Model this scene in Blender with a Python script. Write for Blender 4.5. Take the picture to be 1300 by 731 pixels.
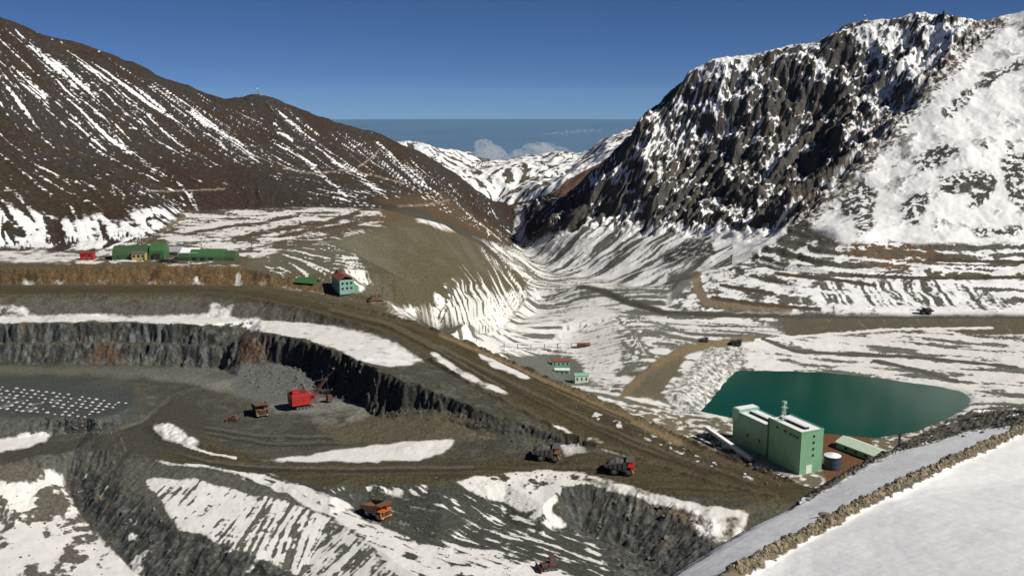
import bpy, bmesh, math, random, time
import numpy as np
from mathutils import Vector, Matrix
from mathutils.geometry import delaunay_2d_cdt

T0 = time.time()
scene = bpy.context.scene
for o in list(bpy.data.objects):
    bpy.data.objects.remove(o)

# ------------------------------------------------------------------ camera
F_PX, PW, PH, Y_LEVEL = 1250.0, 1300.0, 731.0, 115.0
PITCH = math.atan((PH / 2 - Y_LEVEL) / F_PX)
cam_data = bpy.data.cameras.new('camera')
cam = bpy.data.objects.new('camera', cam_data)
scene.collection.objects.link(cam)
cam.location = (0, 0, 0)
cam.rotation_euler = (math.radians(90) - PITCH, 0, 0)
cam_data.sensor_width = 36.0
cam_data.lens = 36.0 * F_PX / PW
cam_data.clip_start = 0.5
cam_data.clip_end = 500000.0
scene.camera = cam

# ------------------------------------------------------------------ world, sun, exposure
SUN_EL = math.radians(42)
SUN_AZ = math.radians(-25)            # angle from +X (camera right) towards -Y (behind the camera)
sun_vec = Vector((math.cos(SUN_AZ) * math.cos(SUN_EL), math.sin(SUN_AZ) * math.cos(SUN_EL), math.sin(SUN_EL)))
world = bpy.data.worlds.new('World')
scene.world = world
world.use_nodes = True
wn = world.node_tree.nodes
wl = world.node_tree.links
wn.clear()
sky = wn.new('ShaderNodeTexSky')
sky.sky_type = 'NISHITA'
sky.sun_disc = False
sky.sun_elevation = SUN_EL
sky.sun_rotation = math.atan2(sun_vec.x, sun_vec.y)
sky.altitude = 3600
sky.air_density = 0.55
sky.dust_density = 1.0
sky.ozone_density = 9.0
bg = wn.new('ShaderNodeBackground')
bg.inputs['Strength'].default_value = 0.055
wo = wn.new('ShaderNodeOutputWorld')
geo = wn.new('ShaderNodeTexCoord')
dip = wn.new('ShaderNodeVectorMath'); dip.operation = 'ADD'      # seen from this height the horizon lies lower
dip.inputs[1].default_value = (0, 0, 0.03)
wl.new(geo.outputs['Generated'], dip.inputs[0])
wl.new(dip.outputs[0], sky.inputs['Vector'])
wl.new(sky.outputs[0], bg.inputs[0])
wl.new(bg.outputs[0], wo.inputs[0])
sd = bpy.data.lights.new('sun', 'SUN')
sd.energy = 4.5
sd.angle = math.radians(0.53)
sd.color = (1.0, 0.95, 0.86)
sun = bpy.data.objects.new('sun', sd)
scene.collection.objects.link(sun)
sun.rotation_euler = sun_vec.to_track_quat('Z', 'Y').to_euler()
sun.location = sun_vec * 500
vs = scene.view_settings
vs.view_transform = 'Standard'
vs.look = 'None'
vs.exposure = 0.2
vs.gamma = 1.0
vs.use_curve_mapping = False
scene.render.engine = 'CYCLES'
scene.cycles.use_denoising = True
scene.cycles.max_bounces = 5
scene.cycles.diffuse_bounces = 3
scene.cycles.volume_bounces = 1

# ------------------------------------------------------------------ pixel <-> place helpers
CT, ST = math.cos(PITCH), math.sin(PITCH)
def ray(px, py):
    u = (px - PW / 2) / F_PX
    v = (PH / 2 - py) / F_PX
    return u, CT + v * ST, -ST + v * CT
def Pz(px, py, z):
    x, y, w = ray(px, py)
    t = z / w
    return (x * t, y * t, z)
def Pd(px, py, d):
    x, y, w = ray(px, py)
    t = d / y
    return (x * t, d, w * t)
def project(X, Y, Z):
    depth = Y * CT - Z * ST
    up = Y * ST + Z * CT
    return PW / 2 + F_PX * X / depth, PH / 2 - F_PX * up / depth

# ------------------------------------------------------------------ noise
_rng = np.random.RandomState(7)
_perm = _rng.permutation(4096).astype(np.int32)
_ang = (_rng.rand(4096) * 2 * np.pi).astype(np.float32)
_gx, _gy = np.cos(_ang), np.sin(_ang)
from concurrent.futures import ThreadPoolExecutor
_pool = ThreadPoolExecutor(4)
def _perlin(x, y):
    xi = np.floor(x); yi = np.floor(y)
    fx = (x - xi).astype(np.float32); fy = (y - yi).astype(np.float32)
    xi = xi.astype(np.int32) & 4095; yi = yi.astype(np.int32)
    u = fx * fx * fx * (fx * (fx * 6 - 15) + 10); v = fy * fy * fy * (fy * (fy * 6 - 15) + 10)
    p0 = _perm[xi] + yi; p1 = _perm[(xi + 1) & 4095] + yi
    def g(p, dx, dy):
        h = _perm[p & 4095]
        return _gx[h] * dx + _gy[h] * dy
    a = g(p0, fx, fy); b = g(p1, fx - 1, fy)
    c = g(p0 + 1, fx, fy - 1); d = g(p1 + 1, fx - 1, fy - 1)
    r = a + u * (b - a)
    return (r + v * ((c + u * (d - c)) - r)) * np.float32(1.5)
def chunked(fn, *arrs):
    n = arrs[0].shape[0]
    if arrs[0].size < 50000:
        return fn(*arrs)
    k = 8; cuts = [n * i // k for i in range(k + 1)]
    return np.concatenate(list(_pool.map(lambda i: fn(*[a[cuts[i]:cuts[i + 1]] for a in arrs]), range(k))), axis=0)
def perlin(x, y):
    return chunked(_perlin, np.asarray(x), np.asarray(y))
def fbm(x, y, scale, octaves=4, gain=0.5, seed=0.0):
    s = 0; amp = 1.0; tot = 0; f = 1.0 / scale
    for k in range(octaves):
        s = s + amp * perlin(x * f + seed + 17.3 * k, y * f + 31.7 * k - seed)
        tot += amp; amp *= gain; f *= 2.03
    return s / tot
def ridged(x, y, scale, octaves=4, gain=0.55, seed=0.0):
    s = 0; amp = 1.0; tot = 0; f = 1.0 / scale
    for k in range(octaves):
        s = s + amp * (1 - np.abs(perlin(x * f + seed + 9.1 * k, y * f - seed + 5.7 * k)) * 1.6)
        tot += amp; amp *= gain; f *= 2.07
    return s / tot
def sstep(a, b, x):
    t = np.clip((x - a) / (b - a), 0, 1)
    return t * t * (3 - 2 * t)
def inpoly(x, y, poly):
    r = np.zeros(x.shape, bool)
    n = len(poly)
    xs = [p[0] for p in poly]; ys = [p[1] for p in poly]
    box = (x >= min(xs)) & (x <= max(xs)) & (y >= min(ys)) & (y <= max(ys))
    if not box.any():
        return r
    bx, by = x[box], y[box]
    rr = np.zeros(bx.shape, bool)
    j = n - 1
    for i in range(n):
        if ys[i] != ys[j]:
            c = ((ys[i] > by) != (ys[j] > by)) & (bx < (xs[j] - xs[i]) * (by - ys[i]) / (ys[j] - ys[i]) + xs[i])
            rr ^= c
        j = i
    r[box] = rr
    return r
def polydist(x, y, line, reach=None):
    """distance to a polyline and the 0..1 position along it"""
    best = np.full(x.shape, 1e9); pos = np.zeros(x.shape)
    if reach is not None:
        xs = [p[0] for p in line]; ys = [p[1] for p in line]
        box = (x > min(xs) - reach) & (x < max(xs) + reach) & (y > min(ys) - reach) & (y < max(ys) + reach)
        if box.any():
            best[box], pos[box] = polydist(x[box], y[box], line)
        return best, pos
    n = len(line) - 1
    for i in range(n):
        ax, ay = line[i][:2]; bx, by = line[i + 1][:2]
        dx, dy = bx - ax, by - ay
        t = np.clip(((x - ax) * dx + (y - ay) * dy) / (dx * dx + dy * dy + 1e-9), 0, 1)
        d = np.hypot(x - ax - t * dx, y - ay - t * dy)
        m = d < best
        best = np.where(m, d, best); pos = np.where(m, (i + t) / n, pos)
    return best, pos

# ------------------------------------------------------------------ survey lines of the terrain
LINES = {}
def LZ(name, *pts): LINES[name] = [Pz(*p) for p in pts]
def LD(name, *pts): LINES[name] = [Pd(*p) for p in pts]
def LW(name, *pts): LINES[name] = list(pts)

# hillside in the foreground
LW('near', (-45, 38, -36), (-10, 40, -30), (15, 46, -30), (45, 46, -27), (85, 60, -28))
LD('near2', (1000, 748, 95), (1150, 735, 92), (1300, 731, 87), (1400, 731, 84), (1600, 728, 80))
LD('inner', (1400, 600, 150), (1600, 585, 160))
LD('berm', (860, 772, 89), (930, 731, 100), (1000, 692, 112), (1060, 662, 122), (1110, 636, 132), (1180, 600, 148), (1240, 573, 168), (1290, 550, 190), (1400, 510, 230))
LD('edge', (780, 772, 108), (850, 731, 117), (900, 700, 124), (960, 664, 138), (1005, 641, 152), (1055, 606, 188), (1105, 579, 225), (1160, 553, 260), (1215, 529, 300), (1238, 518, 320), (1300, 515, 330), (1420, 508, 330))
LD('strip', (1130, 576, 205), (1240, 546, 245))
LW('edge_drop', (-60, 130, -95), (-5, 150, -100), (35, 195, -115), (62, 232, -132), (95, 275, -140), (150, 340, -150), (205, 395, -172), (300, 420, -190), (420, 400, -205))
LW('under', (-330, 255, -172), (-100, 255, -170), (0, 250, -168), (60, 290, -170))

# lower ground and slope at the left front
LZ('crest', (-90, 598, -168), (20, 586, -167), (95, 572, -166), (160, 577, -166), (230, 590, -166), (290, 597, -166), (340, 614, -168), (380, 632, -170), (420, 652, -172), (470, 690, -174), (530, 731, -176), (565, 765, -177))
LD('rock_top', (155, 612, 414), (220, 652, 388), (300, 700, 362), (380, 745, 344))
LD('toe', (50, 606, 424), (85, 617, 430), (100, 650, 409), (130, 690, 385), (180, 731, 360), (260, 760, 344))
LD('low1', (-90, 628, 404), (0, 622, 411), (20, 665, 396), (-90, 675, 395))
LD('low2', (-90, 740, 356), (0, 740, 355), (90, 731, 360), (60, 690, 382))
# basin in front, right
LZ('basin', (420, 620, -167), (470, 640, -173), (560, 690, -175), (620, 740, -176), (640, 660, -176), (690, 680, -177), (760, 735, -178))
LZ('basin2', (560, 622, -168), (640, 612, -167), (690, 604, -166))
LZ('knob_top', (690, 640, -170), (715, 618, -166.5), (760, 608, -165.5), (800, 622, -167), (860, 634, -168), (905, 655, -170))
LZ('knob_toe', (700, 672, -178), (740, 672, -180), (790, 690, -182), (830, 726, -184), (905, 706, -176))
LZ('front_right', (830, 618, -165.5), (950, 640, -167), (980, 660, -172), (930, 690, -176), (900, 760, -182), (830, 770, -186))

# pit floor
LZ('floor_a', (200, 545, -165), (300, 545, -165), (400, 560, -165), (500, 580, -165), (600, 585, -165))
LZ('floor_b', (300, 570, -165), (450, 605, -165.5), (600, 604, -165.5), (700, 600, -165.5), (800, 604, -165.5))
LZ('drill_top', (-90, 527, -158), (0, 528, -158), (60, 528, -158), (110, 531, -158), (146, 535, -158.8), (166, 516, -160), (172, 503, -162))
LZ('drill_toe', (-90, 560, -165), (0, 557, -165), (60, 553, -165), (110, 549, -165), (152, 549, -165), (190, 530, -165), (200, 503, -165))
LZ('drill_back', (-90, 484, -158), (0, 486, -158.5), (90, 491, -159.5))
LD('wall_toe', (-90, 464, 582), (0, 464, 582), (100, 463, 582), (200, 465, 581), (280, 468, 577))
LZ('muck_top', (305, 462, -158.5), (340, 460, -157), (380, 464, -156.8), (430, 472, -151.8), (455, 484, -153))
LZ('muck_mid', (300, 478, -162.5), (340, 480, -161.5), (400, 484, -160), (440, 492, -158))
LZ('muck_toe', (290, 492, -165), (340, 500, -165), (400, 500, -164.5), (440, 508, -163), (463, 517, -162.5))
LZ('wall_toe2', (476, 527, -165), (512, 518, -158.5), (560, 518, -156.4), (610, 535, -157.3), (650, 549, -159.3), (695, 560, -162.2), (730, 567, -163))
LZ('mound', (420, 545, -164), (500, 533, -162), (570, 535, -159.5), (600, 548, -161))
LD('wall_mid', (-90, 438, 589.5), (0, 437, 589.5), (100, 436, 589.5), (200, 437, 588), (290, 442, 582))
LD('wall_mid2', (-90, 436, 592.5), (0, 435, 592.5), (100, 434, 592.5), (200, 435, 591), (290, 440, 584.5))
LZ('wall_crest', (-90, 411, -142), (0, 411, -142), (80, 410, -142), (150, 409, -142), (250, 413, -142), (330, 421, -142), (380, 431, -142), (430, 448, -142.5), (455, 458, -142.5), (480, 470, -143), (520, 486, -146), (560, 500, -150), (610, 520, -153), (650, 535, -155.5), (700, 550, -159), (738, 559, -161.2))
LZ('bench_back', (-90, 402, -141.5), (0, 402, -141), (150, 401, -141), (250, 401, -141), (330, 405, -141), (400, 411, -141), (450, 420, -141), (500, 440, -142.5), (548, 463, -146.5))
# haul road
LZ('road_near', (-90, 374, -131), (0, 374, -131), (150, 373, -131), (260, 372, -131), (330, 381, -132), (400, 396, -134.5), (450, 408, -137), (500, 426, -140), (548, 456, -144.8), (600, 489, -149), (650, 515, -152.7), (700, 540, -157), (760, 565, -161), (830, 590, -164.5), (900, 612, -166), (985, 632, -167))
LZ('road_far', (-90, 365, -131), (0, 365, -131), (150, 363, -131), (260, 363, -131), (340, 368, -131.5), (420, 385, -134.5), (480, 398, -137.5), (540, 415, -141), (600, 438, -145.5), (650, 460, -149.5), (700, 482, -152.5), (760, 508, -155.5), (820, 535, -160), (880, 562, -163.5), (940, 588, -165.5), (1005, 612, -166.5))
LW('road_end', (135, 385, -168), (160, 400, -175))
# plateau with the sheds
LZ('cut_toe', (-90, 361, -131), (60, 361.5, -131), (200, 361.5, -131), (300, 362, -131), (345, 364.5, -131), (410, 374, -132.5), (470, 385, -135.5), (500, 392, -139))
LZ('cut_top', (-90, 343, -121.5), (50, 340, -120), (120, 337, -119), (220, 336, -118.7), (300, 337, -119), (340, 347, -123.2), (400, 358, -127.5), (425, 368, -130.5), (475, 376, -132), (497, 386, -136.5))
LZ('plateau', (-90, 330, -118.5), (60, 330, -118), (140, 331, -118), (300, 328, -118), (250, 318, -117.5), (330, 320, -118), (250, 300, -116), (330, 300, -116), (400, 285, -116), (450, 272, -115), (330, 280, -115))
# foot of the left mountain
LZ('mt_foot', (-90, 314, -118), (0, 314, -118), (80, 318, -118), (150, 316, -118), (200, 298, -117), (235, 270, -114), (300, 266, -113.5), (400, 262, -113), (470, 262, -115))
LD('mt_foot2', (530, 262, 1080), (575, 283, 1230), (620, 304, 1480), (648, 314, 1780))
LD('mt_mid', (-90, 180, 860), (0, 180, 930), (100, 190, 990), (200, 200, 1060), (300, 208, 1160), (400, 218, 1290), (480, 225, 1430), (560, 246, 1650), (615, 272, 1850))
LD('mt_low', (-90, 260, 780), (0, 258, 810), (100, 258, 850), (200, 250, 900))
LD('mt_ridge', (-120, -45, 1050), (0, 10, 1150), (60, 35, 1200), (130, 60, 1270), (200, 90, 1350), (255, 110, 1410), (290, 121, 1450), (308, 114, 1465), (323, 111, 1475), (345, 117, 1500), (400, 142, 1580), (470, 160, 1700), (520, 180, 1800), (580, 215, 1950), (640, 255, 2100), (670, 286, 2200))
# waste dump below the plateau
LZ('dump_crest', (305, 334, -118.3), (350, 322, -118), (420, 305, -118), (460, 294, -117.5), (500, 283, -117), (540, 279, -119), (580, 290, -135), (610, 305, -155), (640, 328, -190), (660, 343, -225))
LZ('dump_mid', (430, 340, -124), (500, 350, -132), (540, 370, -150), (590, 370, -170), (630, 375, -205))
LZ('dump_toe', (530, 403, -160), (560, 412, -185), (600, 420, -205), (640, 417, -230), (668, 386, -245), (664, 362, -258))
# valley floor
LZ('valley1', (600, 428, -218), (625, 432, -232), (660, 440, -235), (700, 462, -236), (722, 485, -233))
LZ('valley2', (790, 500, -231), (830, 470, -229), (860, 445, -228), (880, 432, -227.5), (960, 425, -227))
LZ('valley_mound', (800, 440, -226), (770, 402, -225), (748, 386, -236))
LZ('valley_dip', (725, 430, -237), (745, 470, -236))
LZ('valley3', (700, 395, -250), (680, 362, -270), (690, 345, -290), (668, 328, -300), (656, 314, -312))
LZ('valley4', (720, 370, -258), (700, 380, -252))
LW('behind_road', (-60, 730, -210), (-20, 710, -218), (15, 690, -218), (45, 650, -220), (80, 600, -225), (120, 520, -225), (170, 470, -225))
# embankment road right
LZ('dam_far', (735, 356, -229), (770, 366, -228), (800, 380, -227), (840, 391, -226), (900, 394, -226), (1000, 396, -226), (1150, 397, -226), (1300, 398, -226), (1420, 399, -226))
LZ('dam_near', (730, 362, -231), (765, 373, -230), (800, 387, -227.2), (840, 397, -226.2), (900, 401, -226.2), (1000, 402, -226.2), (1150, 402, -226.2), (1300, 403, -226.2), (1420, 404, -226.2))
LZ('dam_toe', (775, 385, -235), (800, 393, -231), (840, 404, -231), (900, 409, -231), (1000, 408, -230.5), (1150, 408, -230.5), (1300, 412, -231.5), (1420, 413, -231.5))
LZ('bank', (960, 438, -233), (1100, 441, -236), (1200, 452, -236), (1300, 470, -236), (1420, 480, -236))
LAKE_PX = [(890, 522), (903, 508), (917, 490), (935, 470), (1000, 471), (1045, 473), (1100, 478), (1150, 485), (1190, 490), (1220, 497), (1233, 506), (1226, 518), (1200, 532), (1160, 548), (1110, 556), (1060, 551), (1000, 546), (940, 533)]
LAKE_Z = -240.0
lake_w = [Pz(px, py, LAKE_Z) for px, py in LAKE_PX]
lc = np.mean(np.array(lake_w), axis=0)
LINES['shore_in'] = [(lc[0] + (p[0] - lc[0]) * .97, lc[1] + (p[1] - lc[1]) * .97, LAKE_Z - 1.2) for p in lake_w + lake_w[:1]]
LINES['shore_out'] = [(lc[0] + (p[0] - lc[0]) * 1.03, lc[1] + (p[1] - lc[1]) * 1.03, LAKE_Z + 1.0) for p in lake_w + lake_w[:1]]
LINES['lake_bed'] = [(lc[0] + (p[0] - lc[0]) * .6, lc[1] + (p[1] - lc[1]) * .6, LAKE_Z - 9) for p in lake_w + lake_w[:1]]
LZ('bank_left', (860, 500, -230), (880, 478, -230), (905, 455, -231), (930, 455, -235))
PAD_Z = -233.0
LW('pad', (118, 650, PAD_Z), (140, 560, PAD_Z), (175, 530, PAD_Z), (250, 560, PAD_Z), (262, 625, PAD_Z - 1), (215, 640, PAD_Z), (150, 668, PAD_Z - 1))
LW('pad2', (330, 560, -225), (420, 640, -230))
# right mountain
LD('spur', (1290, 12, 1640), (1240, 42, 1580), (1180, 105, 1490), (1130, 165, 1410), (1070, 225, 1340), (1010, 285, 1280), (950, 325, 1220), (895, 347, 1170), (872, 366, 1100), (845, 386, 1040))
LD('slope_a', (1000, 372, 1045), (1100, 372, 1045), (1200, 372, 1045), (1420, 372, 1045))
LD('slope_b', (1020, 345, 1110), (1100, 345, 1095), (1200, 345, 1090), (1420, 345, 1085))
LD('slope_c', (1070, 310, 1160), (1200, 310, 1150), (1420, 310, 1140))
LD('slope_d', (1120, 240, 1285), (1200, 240, 1260), (1300, 240, 1250), (1420, 235, 1245))
LD('slope_e', (1200, 145, 1410), (1300, 120, 1420), (1420, 100, 1420))
LD('rt_ridge', (656, 314, 1980), (690, 272, 1960), (720, 242, 1950), (760, 212, 1940), (790, 180, 1920), (815, 155, 1900), (832, 133, 1880), (850, 112, 1865), (870, 85, 1850), (910, 68, 1830), (960, 62, 1810), (1000, 55, 1790), (1040, 47, 1770), (1080, 23, 1750), (1115, 22, 1740), (1150, 16, 1730), (1200, 14, 1710), (1250, 27, 1680), (1290, 12, 1640), (1340, 5, 1600), (1450, -8, 1560))
LD('cliff_foot', (672, 310, 1860), (720, 291, 1740), (770, 287, 1650), (830, 290, 1570), (880, 300, 1490), (930, 302, 1410), (975, 300, 1340))
LD('cliff_mid', (900, 180, 1700), (980, 170, 1640), (1060, 130, 1640), (1020, 220, 1500))
LD('talus_foot', (668, 324, 1800), (700, 348, 1560), (760, 356, 1400), (830, 366, 1230), (862, 362, 1160))
for nm, zoff in (('mt_ridge', -170), ('rt_ridge', -190)):
    LINES[nm + '_back'] = [(p[0] * 1.14, p[1] * 1.14, p[2] + zoff) for p in LINES[nm]]
LD('right_margin', (1700, 375, 1040), (1700, 348, 1085), (1700, 310, 1135), (1700, 235, 1235), (1700, 110, 1400), (1700, 0, 1520))
LZ('right_margin2', (1700, 402, -227), (1700, 430, -232), (1700, 490, -236), (1700, 560, -236))
LW('west', (-300, 380, -185), (-330, 440, -170), (-300, 480, -158))

def build_tin(names):
    vs2, zs, es = [], [], []
    for nm in names:
        i0 = len(vs2)
        for p in LINES[nm]:
            vs2.append(Vector((p[0], p[1]))); zs.append(p[2])
        for k in range(len(LINES[nm]) - 1):
            es.append((i0 + k, i0 + k + 1))
    ov, oe, of, vmap, emap, fmap = delaunay_2d_cdt(vs2, es, [], 0, 1e-4)
    zo = []
    ncross = 0
    for k, v in enumerate(ov):
        if vmap[k]:
            zo.append(sum(zs[i] for i in vmap[k]) / len(vmap[k]))
        else:
            best = None                      # a crossing of two lines: height from the nearest line
            for a, b in es:
                pa, pb = vs2[a], vs2[b]
                d = pb - pa
                t = max(0, min(1, (v - pa).dot(d) / max(1e-9, d.length_squared)))
                q = (v - pa - d * t).length
                if best is None or q < best[0]:
                    best = (q, zs[a] + (zs[b] - zs[a]) * t)
            zo.append(best[1]); ncross += 1
            print('CROSS', [round(c, 1) for c in v], [round(c) for c in project(v.x, v.y, best[1])])
    V = np.array([(v.x, v.y, z) for v, z in zip(ov, zo)])
    tris = []
    for f in of:
        for k in range(1, len(f) - 1):
            tris.append((f[0], f[k], f[k + 1]))
    return V, np.array(tris)
TV, TT = build_tin(list(LINES.keys()))
print('TIN', len(TV), len(TT))

def tin_eval(X, Y, V, T):
    return chunked(lambda x, y: _tin_eval(x, y, V, T), X, Y)
def _tin_eval(X, Y, V, T):
    """height of the triangulated survey at points laid out in columns of equal X/Y"""
    Z = np.full(X.shape, np.nan)
    A = np.nanmedian(X / Y, axis=1)
    slack = 0.02
    amin = np.minimum.accumulate((X / Y).min(axis=1)[::-1])[::-1] - 1e-6
    amax = np.maximum.accumulate((X / Y).max(axis=1)) + 1e-6
    for t in T:
        p = V[t]
        d = (p[1, 1] - p[2, 1]) * (p[0, 0] - p[2, 0]) + (p[2, 0] - p[1, 0]) * (p[0, 1] - p[2, 1])
        if abs(d) < 1e-6:
            continue
        ra = p[:, 0] / np.maximum(p[:, 1], 1)
        i0 = np.searchsorted(amax, ra.min()); i1 = np.searchsorted(amin, ra.max())
        if i1 <= i0:
            continue
        x = X[i0:i1]; y = Y[i0:i1]
        j = np.where((y >= p[:, 1].min()) & (y <= p[:, 1].max()) & (x >= p[:, 0].min()) & (x <= p[:, 0].max()))
        if not len(j[0]):
            continue
        xx = x[j]; yy = y[j]
        l0 = ((p[1, 1] - p[2, 1]) * (xx - p[2, 0]) + (p[2, 0] - p[1, 0]) * (yy - p[2, 1])) / d
        l1 = ((p[2, 1] - p[0, 1]) * (xx - p[2, 0]) + (p[0, 0] - p[2, 0]) * (yy - p[2, 1])) / d
        l2 = 1 - l0 - l1
        ok = (l0 >= -1e-6) & (l1 >= -1e-6) & (l2 >= -1e-6)
        zz = l0 * p[0, 2] + l1 * p[1, 2] + l2 * p[2, 2]
        sub = Z[i0:i1]
        sub[j[0][ok], j[1][ok]] = zz[ok]
    return Z

# sampling: columns of equal azimuth, rows denser where the ground is steep
NC, NR = 1230, 960
aa = np.linspace(-0.635, 0.74, NC)
ca = aa[::4]
yy0 = np.geomspace(52, 2420, 2400)
XA = ca[:, None] * yy0[None, :]; YA = np.repeat(yy0[None, :], len(ca), 0)
ZA = tin_eval(XA, YA, TV, TT)
bad = np.isnan(ZA)
ZA[bad] = -400
S = ZA / YA
run = np.maximum.accumulate(S, axis=1)
vis = S >= run - 0.004
ds = np.abs(np.diff(S, axis=1))
dl = np.diff(np.log(YA), axis=1)
dens = np.minimum(ds, 0.03) * np.where(vis[:, 1:], 1.0, 0.25) + dl * 0.035
dens[bad[:, 1:]] *= 0.02
def blur(a, n, ax):
    k = np.hanning(n + 2)[1:-1]; k /= k.sum()
    pad = [(0, 0), (0, 0)]; pad[ax] = (n // 2, n // 2)
    b = np.pad(a, pad, mode='edge')
    return np.apply_along_axis(lambda r: np.convolve(r, k, 'valid'), ax, b)
dens = blur(dens, 9, 1); dens = blur(dens, 21, 0)
cum = np.concatenate([np.zeros((len(ca), 1)), np.cumsum(dens, axis=1)], axis=1)
rows = np.stack([np.interp(np.linspace(0, c[-1], NR), c, yy0) for c in cum])
YG = np.stack([np.interp(aa, ca, rows[:, k]) for k in range(NR)], axis=1)
XG = aa[:, None] * YG
print('grid', XG.shape, time.time() - T0)
# ------------------------------------------------------------------ heights
def W2(name): return [(p[0], p[1]) for p in LINES[name]]
def zone_polys():
    z = {}
    z['fore'] = [(-90, 20)] + [(-90, 125)] + W2('edge_drop') + [(520, 420), (520, 20)]
    z['road'] = W2('road_near') + W2('road_far')[::-1]
    z['left'] = W2('mt_foot') + W2('mt_foot2') + [(W2('valley3')[-1])] + W2('mt_ridge_back')[::-1]
    z['right'] = W2('rt_ridge')[:1] + W2('talus_foot') + [W2('spur')[-1]] + W2('dam_far')[4:] + W2('rt_ridge_back')[::-1]
    z['cliff'] = W2('cliff_foot') + W2('spur')[5::-1] + W2('rt_ridge_back')[18::-1]
    z['terrace'] = W2('dam_far')[3:] + W2('slope_c')[::-1] + [W2('spur')[5], W2('spur')[6], W2('spur')[7]]
    z['plateau'] = W2('cut_toe') + W2('road_far')[6:8] + W2('dump_toe') + W2('dump_crest')[:5:-1] + W2('mt_foot')[::-1]
    z['cut'] = W2('cut_toe') + W2('cut_top')[::-1]
    z['dump'] = W2('dump_crest') + W2('dump_toe')[::-1] + W2('road_far')[7:5:-1] + W2('cut_top')[4:][::-1]
    z['dam'] = W2('dam_far') + W2('dam_near')[::-1]
    return z
ZP = zone_polys()
near_w = sstep(330, 420, YG) * (1 - sstep(640, 760, YG))         # the pit and its walls
far_w = sstep(900, 1150, YG)
cliffz = inpoly(XG, YG, ZP['cliff']).astype(float)
def gblur(a, ni, nj):
    def one(b, n, ax):
        if n < 2: return b
        k = n // 2
        c = np.cumsum(np.insert(np.pad(b, [(k + 1, k)] + [(0, 0)] if ax == 0 else [(0, 0), (k + 1, k)], mode='edge'), 0, 0, axis=ax), axis=ax)
        w = 2 * k + 1
        return (c[w + 1:] - c[1:-w])[:b.shape[0]] / w if ax == 0 else (c[:, w + 1:] - c[:, 1:-w])[:, :b.shape[1]] / w
    for _ in range(2):
        a = one(a, ni, 0); a = one(a, nj, 1)
    return a
cliff_s = np.clip(gblur(cliffz, 15, 15), 0, 1)

wa = 0.5 + 1.3 * near_w + 9 * far_w + 7 * cliff_s
wd_, _ = polydist(XG, YG, W2('wall_crest'))
wallw = (1 - sstep(9, 16, wd_)) * near_w
jag_x = wallw * (2.6 * fbm(XG, YG, 13, 4, .65, 201.0) + .9 * sstep(-.2, .3, fbm(XG, YG, 25, 2, .5, 205.0)) * np.sign(perlin(XG / 3.1, YG / 3.1)) * np.abs(perlin(XG / 3.1, YG / 3.1)) ** .4)
jag_y = wallw * (3.4 * fbm(XG, YG, 13, 4, .65, 211.0) + 1.1 * sstep(-.2, .3, fbm(XG, YG, 25, 2, .5, 215.0)) * np.sign(perlin(XG / 2.7 + 9, YG / 2.7)) * np.abs(perlin(XG / 2.7 + 9, YG / 2.7)) ** .4)
wx = jag_x + wa * (fbm(XG, YG, 7 + 0, 3, .6, 1.0) * near_w * .9 + fbm(XG, YG, 45, 4, .55, 2.0) * far_w + fbm(XG, YG, 25, 3, .5, 3.0) * (1 - near_w) * (1 - far_w))
wy = jag_y + wa * (fbm(XG, YG, 7 + 0, 3, .6, 11.0) * near_w * 1.1 + fbm(XG, YG, 45, 4, .55, 12.0) * far_w + fbm(XG, YG, 25, 3, .5, 13.0) * (1 - near_w) * (1 - far_w))
rad = 0.35 + 3.0 * (1 - sstep(250, 330, YG)) + 10 * sstep(700, 900, YG) + 14 * far_w
ZG = 0; cnt = 0
for k, (jx, jy) in enumerate(((.1, .55), (.8, -.1), (-.75, .2), (-.1, -.8))):
    z = tin_eval(XG + wx + jx * rad, YG + wy + jy * rad, TV, TT)
    m = np.isnan(z)
    ZG = ZG + np.where(m, 0, z); cnt = cnt + (~m)
valid = cnt >= 4
ZG = ZG / np.maximum(cnt, 1)
print('heights', time.time() - T0)

def grads(Z):
    xi, xj = np.gradient(XG); yi, yj = np.gradient(YG); zi, zj = np.gradient(Z)
    det = xi * yj - xj * yi
    det = np.where(np.abs(det) < 1e-9, 1e-9, det)
    return (zi * yj - zj * yi) / det, (xi * zj - xj * zi) / det
gxs, gys = grads(gblur(ZG, 13, 13))
gm = np.hypot(gxs, gys) + 1e-6
gxs, gys = gxs / gm, gys / gm                                    # uphill
slope0 = gm
inz = {k: inpoly(XG + wx * .6, YG + wy * .6, v) for k, v in ZP.items()}
def soft(k, n=7): return np.clip(gblur(inz[k].astype(float), n, n), 0, 1)

def streak(scale, length, n=14, seed=0.0):
    s = 0
    for k in range(n):
        t = (k / (n - 1) - .5) * length
        s = s + perlin((XG + gxs * t) / scale + seed, (YG + gys * t) / scale - seed)
    s = s / n
    return s / (s.std() + 1e-9)
st_big = streak(14, 170, 16, 3.0)        # mountainsides
st_mid = streak(5, 60, 14, 8.0)
st_fine = streak(1.9, 18, 12, 15.0)
st_gul = streak(19, 230, 14, 23.0)       # gullies in the cliffs
print('streaks', time.time() - T0)

L, R_, C_, TR, PL, DU, RO, FO, CU = (soft(k) for k in ('left', 'right', 'cliff', 'terrace', 'plateau', 'dump', 'road', 'fore', 'cut'))
flat = np.clip(RO + soft('dam'), 0, 1)
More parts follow.
